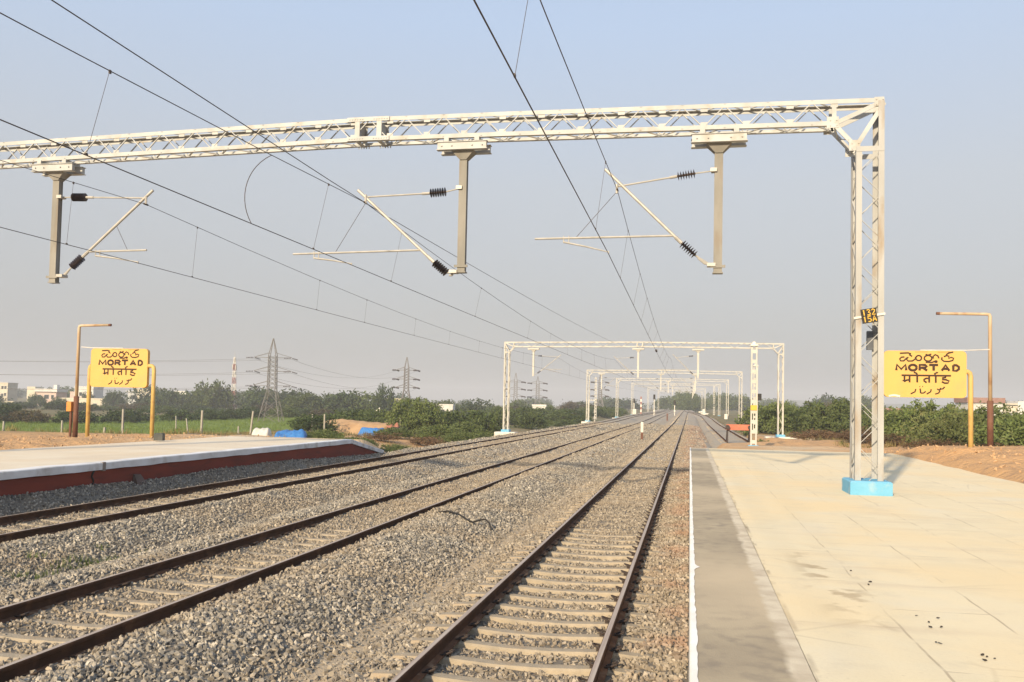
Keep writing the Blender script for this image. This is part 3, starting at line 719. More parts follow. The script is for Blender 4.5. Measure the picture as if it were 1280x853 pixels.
def portal(label, Y, xl, xr, pts, dep, drops, detailed, xr_col=None, left=True, right=True, zl=-0.2, zr=0.0, plinth=None):
    t = thing('overhead_line_portal', label, 'portal', ((xr if right else xl), Y, zr if right else zl), 0, 'steel portals spanning the tracks')
    inv = Vector((-t.location.x, -t.location.y, -t.location.z))
    hold = bpy.data.objects  # children are built in world coordinates and shifted to the thing's base
    before = set(o.name for o in hold)
    M1 = M_STEEL if detailed else M_STEELFAR
    y0, y1 = Y, Y + .48; ztr = pts[-1][1]; ztl = pts[0][1]
    w = 0.095 if detailed else 0.11; lw = 0.032 if detailed else 0.04; ca = 1.0
    b = MB(); beam(b, pts, y0, y1, dep, w=w, seg=0.45 if detailed else 0.9, lw=lw)
    for yk in (y0 + .02, y1 - .02):
        if right: knee(b, xr, xr - .56, xr - ca, yk, ztr, dep)
        if left: knee(b, xl, xl + .56, xl + ca, yk, ztl, dep)
    if detailed:
        # inner plane between the two knee faces
        zigzag(b, lerp((xr - ca, y0, ztr - dep), (xr - .56, y0, ztr - 1.02)), lerp((xr - ca, y1, ztr - dep), (xr - .56, y1, ztr - 1.02)), None, 3, lw)
    if detailed:
        xs_b = [p[0] for p in pts]; zs_b = [p[1] for p in pts]
        for k in range(26):
            x = xr - ca - .9 * k
            if x < xl + 1: break
            zc = float(np.interp(x, xs_b, zs_b))
            for z in (zc - .125, zc - dep + .125): b.box(x - .075, x + .075, y0 + .0125, y0 + .020, z - .04, z + .04)
        for p, q_ in (((xr - ca, ztr - dep + .05), .15), ((xr - .56, ztr - 1.02), .14), ((xr - .08, ztr - .10), .12)):
            for yk in (y0 + .004, y1 - .004):
                b.box(p[0] - q_, p[0] + q_ * .6, yk - .006, yk + .006, p[1] - q_ * .6, p[1] + q_)
                for dx, dz in ((-.08, .07), (.05, .07), (-.08, -.04), (.05, -.04)): b.tube([(p[0] + dx, yk - .022, p[1] + dz), (p[0] + dx, yk - .006, p[1] + dz)], .015, 6)
    b.build('truss_beam', M1, t)
    if right:
        b = MB(); column(b, xr - .56, xr, y0 - .02, y1 + .12, zr, ztr - .06, xr, w=.118 if detailed else w, pitch=0.47 if detailed else .9, lw=.022 if detailed else lw); b.build('column', M_COLUMN if detailed else M1, t)
        if plinth != 'none':
            b = MB(); b.bbox(xr - .68, xr + .14, y0 - .2, y1 + .35, zr - .3, zr + (.24 if detailed else .12), .03); b.build('footing', M_BLUE, t)
            if not detailed: b = MB(); b.bbox(xr - 1.7, xr + 1.2, y0 - .5, y1 + .5, zr - .7, zr - .1, .03); b.build('plinth', M_WHITE, t)
    if left:
        b = MB(); column(b, xl, xl + .56, y0 - .02, y1 + .12, zl, ztl - .06, xl, w=w, pitch=0.47 if detailed else .9, lw=lw); b.build('column', M1, t)
        b = MB(); b.bbox(xl - .14, xl + .70, y0 - .2, y1 + .35, zl - .2, zl + .13, .03); b.build('footing', M_BLUE, t)
        b = MB(); b.bbox(xl - .75, xl + 1.4, y0 - .6, y1 + .6, zl - 1.4, zl - .12, .04); b.build('plinth', M_WHITE, t)
    # bolted splice near mid span
    b = MB(); xm = -7.5 if detailed else (xl + xr) / 2; xs = [p[0] for p in pts]; zs = [p[1] for p in pts]; zm = float(np.interp(xm, xs, zs))
    for dx in (-.27, .27):
        for yy in (y0 - .014, y1 + .014): b.box(xm + dx - .06, xm + dx + .06, yy - .01, yy + .01, zm - dep + .004, zm - .004)
        b.box(xm + dx - .05, xm + dx + .05, y0, y1, zm - dep - .016, zm - dep - .002); b.box(xm + dx - .012, xm + dx + .012, y0 + .01, y1 - .01, zm - dep + .10, zm - .10)
    if detailed:
        for z in (zm - .05, zm - dep + .05):
            b.box(xm - .52, xm + .52, y0 - .030, y0 - .016 + .002, z - .05, z + .05)
            for q in list(np.linspace(-.46, -.14, 6)) + list(np.linspace(.14, .46, 6)):
                b.tube([(xm + q, y0 - .045, z), (xm + q, y0 - .029, z)], .016, 6)
        for q in list(np.linspace(-.40, -.14, 5)) + list(np.linspace(.14, .40, 5)): b.tube([(xm + q, y0 + .45, zm - dep - .055), (xm + q, y0 + .45, zm - dep - .012)], .014, 5)
    b.build('splice', M1, t)
    for x, zb in drops:
        zt = float(np.interp(x, xs, zs)) - dep - .10
        drop_post(t, x, Y, zt, zb, y0, y1, M1, M_POST if detailed else M_STEELFAR, not detailed)
    for ch in t.children: ch.matrix_parent_inverse = Matrix.Translation(inv)
    return t
# the nearest portal, standing on the right platform
Y1 = 19.4; YM = Y1 + 0.24
portal('nearest big steel portal whose laced column stands on the platform in a blue footing', Y1, -21.6, 3.93,
       [(-21.6, 8.95), (-7.5, 9.225), (-4.1, 9.205), (3.93, 9.125)], 0.56, [(0.56, 5.50), (-5.22, 5.575), (-15.98, 5.42)], True, zr=0.86, zl=0.5)
FAR = [(89, -18.9, 8.92, 9.0, [0.75, -5.15, -15.85], 0.0, 'second portal from the camera, beyond both platforms', True, True),
       (158, -18.3, 8.9, 9.05, [0.9, -5.1, -15.6], -0.7, 'third portal from the camera, seen inside the second', True, True),
       (208, -17.1, 8.7, 9.2, [1.0, -5.0], -0.4, 'fourth portal from the camera, smaller in the haze', True, True),
       (262, -17.0, 8.6, 9.6, [1.0, -5.0], 0.4, 'fifth portal from the camera, thin and pale', True, True),
       (330, -15.5, 5.6, 9.9, [1.0], 0.8, 'sixth portal from the camera, very faint', True, True),
       (410, -14.5, 5.6, 10.3, [1.0], 1.2, 'last and smallest portal over the far tracks', True, True)]
for Yp, xl, xr, zt, dr, zr, lab, l_, r_ in FAR:
    rz_ = float(rise(Yp))
    portal(lab, Yp, xl, xr, [(xl, zt), ((xl + xr) / 2, zt + .1), (xr, zt)], 0.56, [(x, 5.5 + rz_) for x in dr], False, zl=-0.2 + rz_ * .5, zr=zr)

# ------------------------------------------------------------------ cantilevers
def insulator(b, p, q, sheds=7, r=0.085):
    p, q = Vector(p), Vector(q); b.tube([p, q], 0.028, 8)
    for i in range(sheds):
        c_ = p + (q - p) * ((i + .5) / sheds); h = (q - p) / sheds * .22
        b.tube([c_ - h, c_ - h * .2, c_ + h], [r * .45, r, r * .5], 10)
def cantilever(label, Y, post, upper, ins_u, stay_end, lower, ins_l, tip, reg0, reg1, st0, st1, clamp, fine=True, drop=None):
    t = thing('cantilever_arm', label, 'cantilever', (post[0], Y, post[1]), 0, 'cantilever arms holding the wires')
    P3 = lambda q: (q[0] - post[0], 0.0, q[1] - post[1])
    r = 0.024 if fine else 0.026
    def part(name, m): b = MB(); return b, lambda: b.build(name, m, t)
    def ins(cx, a, e):
        d = (Vector(P3(e)) - Vector(P3(a))).normalized(); c_ = Vector(P3(cx)); b = MB()
        insulator(b, c_ - d * .20, c_ + d * .20, 7 if fine else 3, 0.108 if fine else 0.11); b.build('insulator', M_INS, t)
        return c_ - d * .20, c_ + d * .20
    a, e = ins(ins_u, upper, stay_end)
    b = MB(); b.tube([P3(upper), a], .016, 6); b.tube([e, e + (Vector(P3(stay_end)) - e) * .12], .034, 8); b.tube([e, P3(stay_end)], r * .85, 8)
    if fine:
        u = Vector(P3(upper)); b.box(u.x - .07, u.x + .07, -.12, -.09, u.z - .04, u.z + .04); b.box(u.x - .05, u.x + .05, -.09, .1, u.z - .03, u.z + .03)
        st = Vector(P3(stay_end)); b.tube([st + Vector((0, -.03, .05)), st + Vector((0, -.03, -.16))], .03, 6)
    b.build('stay_tube', M_GALV, t)
    a, e = ins(ins_l, lower, tip)
    b = MB(); b.tube([P3(lower), a], .020, 6); b.tube([e, e + (Vector(P3(tip)) - e) * .08], .042, 8); b.tube([e, P3(tip)], r * 1.45, 10)
    if fine:
        u = Vector(P3(lower)); b.box(u.x - .09, u.x + .09, -.12, .1, u.z - .035, u.z + .035)
        k_ = e + (a - e) * 1.2; b.tube([k_, k_ + (Vector(P3(lower)) - k_) * .5 + Vector((0, 0, -.04)), P3(lower)], .026, 6)
    b.build('bracket_tube', M_GALV, t)
    b = MB(); b.tube([P3(reg0), P3(reg1)], r, 8)
    s0 = Vector(P3(st0)); s1 = Vector(P3(st1)); rr = Vector(P3(reg0)); dr_ = Vector(P3(reg1)) - rr
    for kx in (0, .12):
        xq = s0.x + kx * (1 if s1.x > s0.x else -1); tt = (xq - rr.x) / dr_.x; zq = rr.z + dr_.z * tt
        b.tube([(xq, 0, zq + .05), (xq, 0, s0.z - .02)], .014, 6)
    b.build('register_arm', M_GALV, t)
    b = MB(); b.tube([s0, s0 + (s1 - s0) * .5 + Vector((0, 0, .012)), s1], [.022, .019, .012], 8); b.tube([s1 + Vector((0, 0, .02)), s1 + Vector((0, 0, -.04))], .018, 6); b.build('steady_arm', M_GALV, t)
    if drop:
        b = MB(); b.tube([P3(drop[0]), P3(drop[1])], .006, 5); b.build('hanger', M_WIRE, t)
    return t
CA = [('lattice-free cantilever arm over the platform-side track, pointing left', (0.56, 5.5)),]
cantilever('cantilever arm hanging over the track beside the right platform on the nearest portal', YM, (0.56, 5.5), (0.45, 7.748), (-0.14, 7.677), (-1.66, 7.46), (0.42, 5.66), (-0.07, 6.02), (-1.93, 7.863), (-0.405, 6.327), (-3.51, 6.311), (-2.847, 6.226), (-1.83, 5.985), (-1.65, 7.38), True, ((-1.65, 7.36), (-2.57, 6.32)))  # nearest portal's arm points: from image pixels, scaled about the camera to post depth
cantilever('cantilever arm hanging over the middle track on the nearest portal', YM, (-5.22, 5.575), (-5.3, 7.527), (-5.83, 7.445), (-7.60, 7.385), (-5.40, 5.57), (-5.73, 5.675), (-7.81, 7.559), (-6.207, 6.095), (-9.425, 6.046), (-8.885, 5.942), (-7.925, 5.795), (-7.62, 7.25), True, ((-7.62, 7.23), (-8.35, 6.06)))
cantilever('cantilever arm hanging over the track by the red wall, tilted the other way', YM, (-15.98, 5.42), (-15.85, 7.60), (-15.34, 7.59), (-13.42, 7.52), (-15.75, 5.57), (-15.33, 5.925), (-13.25, 7.716), (-15.0, 6.187), (-13.37, 6.204), (-14.81, 6.082), (-13.6, 5.905), (-13.44, 7.36), True, ((-14.25, 6.85), (-13.9, 6.2)))
i = 0
words = ['second', 'third', 'fourth', 'fifth']
for Yp, xl, xr, zt, dr, zr, lab, l_, r_ in FAR[:4]:
    q = float(rise(Yp)); nm = words[i]
    c1 = cantilever('platform-side arm of the %s portal, over the track by the right platform' % nm, Yp + .24, (dr[0], 5.5 + q), (dr[0] - .1, 7.75 + q), (dr[0] - .7, 7.68 + q), (-1.46, 7.5 + q), (dr[0] - .14, 5.66 + q), (dr[0] - .64, 6.02 + q), (-1.75, 7.86 + q), (dr[0] - .96, 6.33 + q), (-3.3, 6.31 + q), (-2.7, 6.22 + q), (-1.95, 5.98 + q), (-1.5, 7.38 + q), False)
    c2 = cantilever('middle arm of the %s portal, over the middle track' % nm, Yp + .24, (dr[1], 5.5 + q), (dr[1] - .1, 7.55 + q), (dr[1] - .65, 7.48 + q), (-7.4, 7.4 + q), (dr[1] - .14, 5.6 + q), (dr[1] - .6, 5.9 + q), (-7.6, 7.6 + q), (dr[1] - 1.0, 6.12 + q), (-9.1, 6.1 + q), (-8.3, 6.0 + q), (-7.3, 5.8 + q), (-7.5, 7.25 + q), False)
    if len(dr) > 2:
        cantilever('left arm of the %s portal, leaning toward the middle track' % nm, Yp + .24, (dr[2], 5.5 + q), (dr[2] + .1, 7.6 + q), (dr[2] + .7, 7.57 + q), (-13.2, 7.5 + q), (dr[2] + .14, 5.6 + q), (dr[2] + .6, 5.9 + q), (-13.0, 7.7 + q), (dr[2] + 1.0, 6.2 + q), (-12.9, 6.2 + q), (-14.2, 6.08 + q), (-13.0, 5.9 + q), (-13.3, 7.36 + q), False)
    i += 1

# ------------------------------------------------------------------ overhead wires
PY = [-50.0, YM, 89.24, 158.24, 208.24, 262.24]
def span_pts(tab, sag, n_=14):
    out = []
    for (ya, xa, za), (yb, xb, zb) in zip(tab[:-1], tab[1:]):
        L_ = yb - ya; s_ = sag * (L_ / 69.6) ** 2
        for k in range(n_):
            t = k / n_; out.append((xa + (xb - xa) * t, ya + L_ * t, za + (zb - za) * t - 4 * s_ * t * (1 - t)))
    out.append((tab[-1][1], tab[-1][0], tab[-1][2])); return out
def wire_set(name_where, cx, mx, zc, zm, droppers, jumper=None, ins_at=None):
    q = [float(rise(y)) for y in PY]
    C_ = [(y, x, zc + z) for y, x, z in zip(PY, cx, q)]; Mm = [(y, x, zm + z) for y, x, z in zip(PY, mx, q)]
    pc, pm = span_pts(C_, 0.03), span_pts(Mm, 0.80)
    oc = MB(); oc.tube(pc, 0.0085, 6); oc = oc.build('contact_wire', M_WIRE)
    tag(oc, 'lower contact wire over %s' % name_where, 'wire', 'contact wires over the tracks')
    om = MB(); om.tube(pm, 0.0075, 6); om = om.build('messenger_wire', M_WIRE)
    tag(om, 'upper sagging carrier wire over %s' % name_where, 'wire', 'carrier wires over the tracks')
    f = lambda pts, y: Vector((np.interp(y, [p[1] for p in pts], [p[0] for p in pts]), y, np.interp(y, [p[1] for p in pts], [p[2] for p in pts])))
    for y in droppers:
        a, c_ = f(pm, y), f(pc, y); d = MB(); d.tube([a + Vector((0, 0, .02)), c_], 0.0035 if y < 60 else 0.006, 5); d.box(a.x - .011, a.x + .011, y - .018, y + .018, a.z - .035, a.z + .012); d.box(c_.x - .01, c_.x + .01, y - .025, y + .025, c_.z - .005, c_.z + .03); d.build('dropper', M_WIRE, om)
    if jumper:
        a, c_ = f(pm, jumper[0]), f(pc, jumper[1]); d = MB(); pts = []
        for t in np.linspace(0, 1, 14):
            e_ = 4 * t * (1 - t); pts.append(a.lerp(c_, t) + Vector((-0.24 * e_ - .0, -0.12 * e_, 0.12 * e_ * (1 - t))))
        d.tube(pts, 0.007, 6); d.build('jumper', M_WIRE, om)
    if ins_at:
        a = f(pc, ins_at); e_ = f(pc, ins_at + 0.9); d = MB(); insulator(d, a + Vector((0, 0, .03)), e_ + Vector((0, 0, .03)), 6, .065); d.build('insulator', M_INS, oc)
    for y in (YM,):
        a = f(pm, y); d = MB(); d.tube([a + Vector((0, -.08, 0)), a + Vector((0, .08, 0))], .024, 6); d.build('clamp', M_CLIP, om)
dr_all = [29.6, 35, 41.7, 48, 55, 62, 70, 79, 97, 106, 115, 124, 133, 142]
wire_set('the track beside the right platform', [-1.8, -1.83, -2.25, -1.6, -2.0, -1.7], [-1.75, -1.65, -1.9, -1.7, -1.8, -1.75], 5.95, 7.38, [-3, 3, 8.84, 16.9, 23.4] + dr_all, ins_at=53.5)
wire_set('the middle track', [-8.25, -7.925, -7.3, -7.3, -7.2, -7.0], [-7.9, -7.62, -7.5, -7.4, -7.2, -7.1], 5.765, 7.25, [-3, 3, 10.3, 17.5, 22.4, 31.5] + dr_all[2:], jumper=(14.9, 14.8))
wire_set('the track by the red platform wall', [-13.6, -13.55, -13.2, -12.9, -12.0, -11.5], [-13.5, -13.44, -13.2, -12.9, -12.0, -11.5], 5.87, 7.36, [3, 10, 17.0, 22.0, 30.2] + dr_all[1:])
# an out-of-running wire climbing to the second portal
b = MB(); pts = [(-7.9, -50, 7.6), (-7.78, -15, 7.46), (-7.72, 4, 7.40), (-7.66, YM, 7.26), (-7.7, 40, 7.62), (-7.75, 62, 8.22), (-7.8, 88.9, 9.05)]
ypts = np.linspace(-50, 88.9, 40); ta = np.array(pts)
b.tube([(float(np.interp(y, ta[:, 1], ta[:, 0])), float(y), float(np.polyval(np.polyfit(ta[3:, 1], ta[3:, 2], 2), y)) if y > YM else float(np.interp(y, ta[:, 1], ta[:, 2]))) for y in ypts], 0.0085, 6)
tag(b.build('feeder_wire', M_WIRE), 'single high wire crossing above the nearest portal and climbing to the second', 'wire')

# ------------------------------------------------------------------ number plate on the near column
def strokes(b, lines, fn, w, seg=6):
    for ln in lines:
        if len(ln) == 3 and isinstance(ln[2], tuple) and ln[0] == 'o':
            (cx_, cy_), (rx, ry) = ln[1], ln[2]
            pts = [(cx_ + rx * math.cos(2 * math.pi * k / 14), cy_ + ry * math.sin(2 * math.pi * k / 14)) for k in range(15)]
        else: pts = ln
        b.tube([fn(*p) for p in pts], w, 8, True, flat=(0, 1, 0))
DIG = {'1': [[(.35, .2), (.5, 0), (.5, 1)]], '3': [[(.1, .08), (.7, .0), (.85, .25), (.4, .48), (.88, .72), (.7, 1), (.1, .95)]], '2': [[(.1, .2), (.4, 0), (.85, .2), (.7, .5), (.1, 1), (.9, 1)]],
       '5': [[(.85, 0), (.15, 0), (.12, .45), (.6, .4), (.9, .7), (.6, 1), (.1, .93)]], 'A': [[(.05, 1), (.5, 0), (.95, 1)], [(.22, .65), (.78, .65)]]}
tp = thing('number_plate', 'small tilted black plate with yellow number 132 15A strapped to the near gantry column', 'sign', (3.63, Y1 - 0.06, 4.52))
tp.rotation_euler = (0, R(-9), 0)
b = MB(); b.box(-.155, .155, -.006, .006, -.15, .15); b.build('plate', M_BLACK, tp)
b = MB()
for row, txt in ((0, '132'), (1, '15A')):
    for j, ch in enumerate(txt):
        strokes(b, [[(p[0], p[1]) for p in ln] for ln in DIG[ch]], lambda u, v: (-.135 + j * .094 + u * .08, -.012, .13 - row * .14 - v * .115), .0105)
b.build('lettering', M_PLATEYEL, tp)
b = MB(); b.box(-.30, .32, .008, .014, -.025, .02); b.build('strap', M_WHITE, tp)
b = MB(); b.box(3.70, 3.82, Y1 + .5, Y1 + .62, 3.85, 4.25)
tag(b.build('cable_box', mat('slate_box', (0.10, 0.11, 0.125), (0.075, 0.08, 0.09), 3.0, 0.6)), 'slim dark grey box on the near gantry column below the number plate', 'box')

# ------------------------------------------------------------------ name boards
LET = {'M': [[(0, 1), (0.06, 0), (.5, .8), (.94, 0), (1, 1)]], 'O': [('o', (.5, .5), (.5, .5))], 'R': [[(0, 1), (0, 0), (.75, .02), (.95, .25), (.75, .5), (.05, .52)], [(.45, .52), (1, 1)]],
       'T': [[(0, 0), (1, 0)], [(.5, 0), (.5, 1)]], 'A': [[(0, 1), (.5, 0), (1, 1)], [(.2, .66), (.8, .66)]], 'D': [[(0, 0), (0, 1), (.6, .98), (1, .7), (1, .3), (.6, .02), (0, 0)]]}
TEL = [[(203, 124), (262, 121), (282, 128)], [(236, 150), (214, 152), (202, 164), (208, 178), (230, 178), (252, 158), (262, 150), (250, 166), (262, 179), (292, 178), (312, 164), (314, 150)], [(268, 132), (290, 146)],
       ('o', (336, 157), (20, 18)), ('o', (402, 158), (27, 20)), [(384, 130), (402, 136), (425, 128)], [(440, 160), (436, 146), (452, 132), (470, 140), (478, 158)], [(385, 186), (430, 187), (446, 180)], ('o', (457, 181), (8, 5)),
       [(500, 150), (497, 166), (512, 178), (545, 180), (574, 172), (580, 156), (562, 150), (546, 158), (548, 142), (530, 138), (512, 146)], [(528, 132), (546, 120), (578, 113)], [(310, 114), (400, 113)], [(470, 115), (555, 112)]]
DEV = [[(215, 280), (562, 280)], [(272, 281), (272, 330)], [(236, 281), (236, 314), (222, 320), (236, 324), (252, 314), (272, 312)], [(326, 281), (326, 330)], [(326, 281), (322, 266), (302, 257)],
       [(410, 281), (410, 330)], [(409, 300), (388, 300), (374, 308), (374, 318), (392, 330)], [(456, 281), (456, 330)], [(455, 280), (448, 266), (466, 258), (470, 262)],
       [(524, 281), (524, 292), (502, 296), (500, 307), (528, 308), (550, 318), (542, 331), (518, 332), (498, 322)]]
URD = [[(518, 358), (506, 372), (492, 374), (486, 366)], [(490, 376), (474, 380), (466, 372)], [(486, 384), (476, 402), (452, 410)], [(424, 376), (420, 394), (392, 411)], [(386, 392), (370, 404), (352, 404), (346, 394)], [(346, 372), (350, 398)], [(342, 357), (346, 359)], [(362, 357), (366, 359)], [(316, 376), (310, 396), (280, 411)]]
def name_board(label, X0, X1, Z0, Z1, Y, post_l, post_r, zg, worn):
    t = thing('station_sign', label, 'sign', ((X0 + X1) / 2, Y, zg), 0, None)
    W = X1 - X0; H_ = Z1 - Z0; zb = Z0 - zg
    b = MB(); r = .16; pts = []
    for cx_, cz, a0 in ((W / 2 - r, H_ - r, 0), (-W / 2 + r, H_ - r, 90), (-W / 2 + r, r, 180), (W / 2 - r, r, 270)):
        for k in range(7): a = R(a0 + 15 * k); pts.append((cx_ + r * math.cos(a), cz + r * math.sin(a)))
    n_ = len(pts); vs = [(x, -.08, z + zb) for x, z in pts] + [(x, .08, z + zb) for x, z in pts]
    b.add(vs, [tuple(range(n_ - 1, -1, -1)), tuple(range(n_, 2 * n_))] + [(j, (j + 1) % n_, n_ + (j + 1) % n_, n_ + j) for j in range(n_)])
    bd = b.build('board', M_YELLOW, t)
    b = MB(); fn = lambda u, v: (-W / 2 + (u - 90) / 580 * W, -.083, zb + H_ - (v - 105) / 330 * H_)
    xsL = [178, 268, 343, 410, 498, 578]; wsL = [70, 54, 52, 62, 52, 38]
    for ch, x0, w_ in zip('MORTAD', xsL, wsL):
        for ln in LET[ch]:
            if ln[0] == 'o': strokes(b, [('o', (x0 + ln[1][0] * w_, 205 + ln[1][1] * 40), (ln[2][0] * w_, ln[2][1] * 40))], fn, .045)
            else: strokes(b, [[(x0 + p[0] * w_, 205 + p[1] * 40) for p in ln]], fn, .045)
    strokes(b, TEL[:-2], fn, .028); strokes(b, DEV, fn, .033); strokes(b, URD, fn, .026)
    b.build('lettering', M_LETTER, t)
    b = MB(); strokes(b, TEL[-2:], fn, .006); b.build('peeled_paint', M_BROWN, t)
    if worn:
        b = MB(); strokes(b, [[(125, 428), (160, 422), (205, 428)]], fn, .035); b.build('peeled_paint', M_WHITE, t)
    for s_, px in ((-1, post_l), (1, post_r)):
        x = px - (X0 + X1) / 2; e_ = s_ * W / 2; zt = zb + H_ * .56
        b = MB(); b.tube([(x, .0, -.4), (x, .0, zt - .18), (x - s_ * .03, 0, zt - .05), (x - s_ * .1, 0, zt), (e_ - s_ * .0, 0, zt + .01)], .088, 12); b.build('post', M_YELLOWPIPE, t, smooth=True)
    # thin conduit along the top edge
    b = MB(); s_ = 1 if X0 > 0 else -1
    b.tube([(-s_ * W * .05, 0, zb + H_ + .025), (s_ * W * .5, 0, zb + H_ + .03), (s_ * (W / 2 + .95), .5, zb + H_ + .10)], .018, 6); b.build('conduit', M_WHITE, t)
    return t
name_board('yellow station name board MORTAD by the soil heap, partly behind the near gantry column', 7.08, 9.93, 3.09, 4.82, 35.0, 6.92, 10.09, 0.95, True)
name_board('yellow station name board MORTAD behind the far platform with the green field below', -26.36, -23.52, 2.94, 4.66, 35.0, -26.45, -23.24, 0.75, False)

# ------------------------------------------------------------------ bare lamp posts
def lamp_post(label, x, y, z0, z1, xa, zsl, box):
    t = thing('lamp_post', label, 'lamp post', (x, y, z0)); h = z1 - z0; d = xa - x
    b = MB(); b.tube([(0, 0, 0), (0, 0, zsl)], .115, 12); b.build('sleeve', M_BROWN, t, smooth=True)
    s_ = 1 if d > 0 else -1
    b = MB(); b.tube([(0, 0, zsl), (0, 0, h - .10), (s_ * .03, 0, h - .02), (s_ * .12, 0, h), (d, 0, h + .03)], [.075, .07, .068, .06, .055], 12); b.build('pole', M_RUSTYPIPE, t, smooth=True)
    b = MB(); b.tube([(d, 0, h + .03), (d + s_ * .12, 0, h + .03)], .06, 10); b.build('end_cap', M_BROWN, t)
    b = MB(); b.hexa([(-.38, -.38, -.5), (.38, -.38, -.5), (.38, .38, -.5), (-.38, .38, -.5)], [(-.28, -.28, .06), (.28, -.28, .06), (.28, .28, .06), (-.28, .28, .06)]); b.build('footing', mat('mud_footing', (0.20, 0.15, 0.10), (0.15, 0.11, 0.08), 3.0, 0.95), t)
    if box:
        b = MB(); b.tube([(-.22, -.05, 0), (-.22, -.05, 1.35)], .06, 8); b.build('stub_post', M_BROWN, t)
        b = MB(); b.bbox(-.36, -.12, -.20, .05, 1.30, 1.75, .03); b.build('junction_box', M_ORANGE, t)
lamp_post('rusty bare lamp pole with its arm pointing left, behind the right name board', 11.67, 38.0, 1.1, 6.5, 9.8, 1.95, False)
lamp_post('rusty bare lamp pole with an orange box, arm pointing right over the left name board', -28.0, 36.2, 0.50, 5.80, -26.45, 2.0, True)

# ------------------------------------------------------------------ masts, buffer stop, signals, small trackside things
def lattice_mast(label, x, y, z0, z1, w=0.30, plate=True, base=True, cat='mast', group=None):
    t = thing('lattice_mast', label, cat, (x, y, z0), 0, group); h = z1 - z0; b = MB()
    for s_ in (-1, 1):
        b.box(s_ * w / 2 - .04, s_ * w / 2 + .04, -.08, .08, 0, h)
    n_ = int(h / .55)
    for i in range(n_): b.box(-w / 2 + .04, w / 2 - .04, -.085, -.07, .25 + i * .55, .25 + i * .55 + .20)
    b.build('shaft', M_STEELFAR, t)
    b = MB(); b.bbox(-w / 2 - .08, w / 2 + .08, -.18, .18, h, h + .10, .03); b.tube([(0, 0, h + .1), (0, 0, h + .24)], [.12, .09], 10); b.build('cap', M_WHITE, t)
    if plate: b = MB(); b.box(-w / 2 - .04, w / 2 + .04, -.12, -.09, h * .37, h * .37 + .28); b.build('number_board', M_PLATEYEL, t)
    if base:
        b = MB(); b.bbox(-w / 2 - .15, w / 2 + .15, -.3, .3, -.3, .16, .03); b.build('footing', M_BLUE, t)
        b = MB(); b.bbox(-.75, .75, -.6, .6, -.7, -.02, .03); b.build('plinth', M_WHITE, t)
    return t
lattice_mast('tall white lattice mast in a blue footing just past the right platform end', 3.43, 50.0, 0.40, 6.0, 0.26)
m2_ = lattice_mast('shorter white lattice mast behind the tall mast, with a dark box', 5.63, 80.0, 0.4, 6.3, 0.30, False, False)
b = MB(); b.bbox(.2, .5, -.2, .1, 2.9, 3.5, .03); b.build('switch_box', M_BLACK, m2_)
lattice_mast('slender white mast right of the fifth portal, beside the siding', 7.2, 275.0, 0.3, 9.2, 0.45, False, False)
lattice_mast('slender white mast left of the track by the red wall, next to the third portal', -16.65, 158.6, 0.1, 7.5, 0.30, False, False)
b = MB(); b.bbox(-.35, .35, -.3, .3, 0, 1.5, .03)
o = b.build('relay_box', M_WHITE); o.location = (8.1, 207.3, -0.2); tag(o, 'white relay box at the foot of the fourth portal column', 'cabinet')
b = MB(); b.bbox(-.4, .4, -.3, .3, 0, 1.5, .03)
o = b.build('relay_box', M_WHITE); o.location = (4.9, 325, 0.7); tag(o, 'white relay box at the foot of the faint sixth portal', 'cabinet')
b = MB(); b.bbox(-.5, .5, -.3, .3, 0, 1.7, .03)
o = b.build('relay_box', M_WHITE); o.location = (-15.6, 255, 0.2); tag(o, 'white relay box left of the tracks below the signal', 'cabinet')
# goal-shaped white frame left of the tracks
t = thing('switch_frame', 'white goal shaped steel frame beside the third portal', 'frame', (-17.2, 157, -0.2))
b = MB()
for s_ in (-.6, .6): b.box(s_ - .07, s_ + .07, -.07, .07, 0, 3.85)
b.box(-.529, .529, -.06, .06, 3.70, 3.84); b.build('frame', M_STEELFAR, t)
b = MB(); b.bbox(.45, .75, -.25, -.075, 1.5, 2.1, .02); b.bbox(.45, .75, -.25, -.075, .4, .9, .02); b.build('switch_box', M_GREY, t)
def signal(label, x, y, z0, h, red=False):
    t = thing('railway_signal', label, 'signal', (x, y, z0), 0, 'colour light signals'); b = MB()
    b.tube([(0, 0, 0), (0, 0, h - 1.0)], .12, 10); b.build('post', M_WHITE, t)
    b = MB(); b.bbox(-.26, .26, -.16, .16, h - 1.3, h, .05)
    b.tube([(0, -.17, h - .35), (0, -.42, h - .33)], .13, 10); b.tube([(0, -.17, h - .75), (0, -.42, h - .73)], .13, 10); b.build('signal_head', M_BLACK, t)
    b = MB(); b.bbox(-.2, .2, -.25, -.125, 1.0, 1.5, .02); b.build('number_board', M_WHITE, t)
signal('black headed signal on a white post between left and middle tracks', -9.1, 232, 0.35, 5.5)
signal('shorter black headed signal between the two right tracks', -4.0, 240, 0.4, 4.1)
signal('black headed signal left of all tracks at the fifth portal', -15.4, 250, 0.3, 4.6)
t = thing('banded_post', 'red and white banded post left of the far tracks', 'post', (-13.9, 258, 0.3)); b = MB(); c2 = MB()
for i in range(7): (b if i % 2 else c2).box(-.22, .22, -.12, .12, i * .75, i * .75 + .748)
b.build('white_band', M_WHITE, t); c2.build('red_band', M_REDWHITE_R, t)
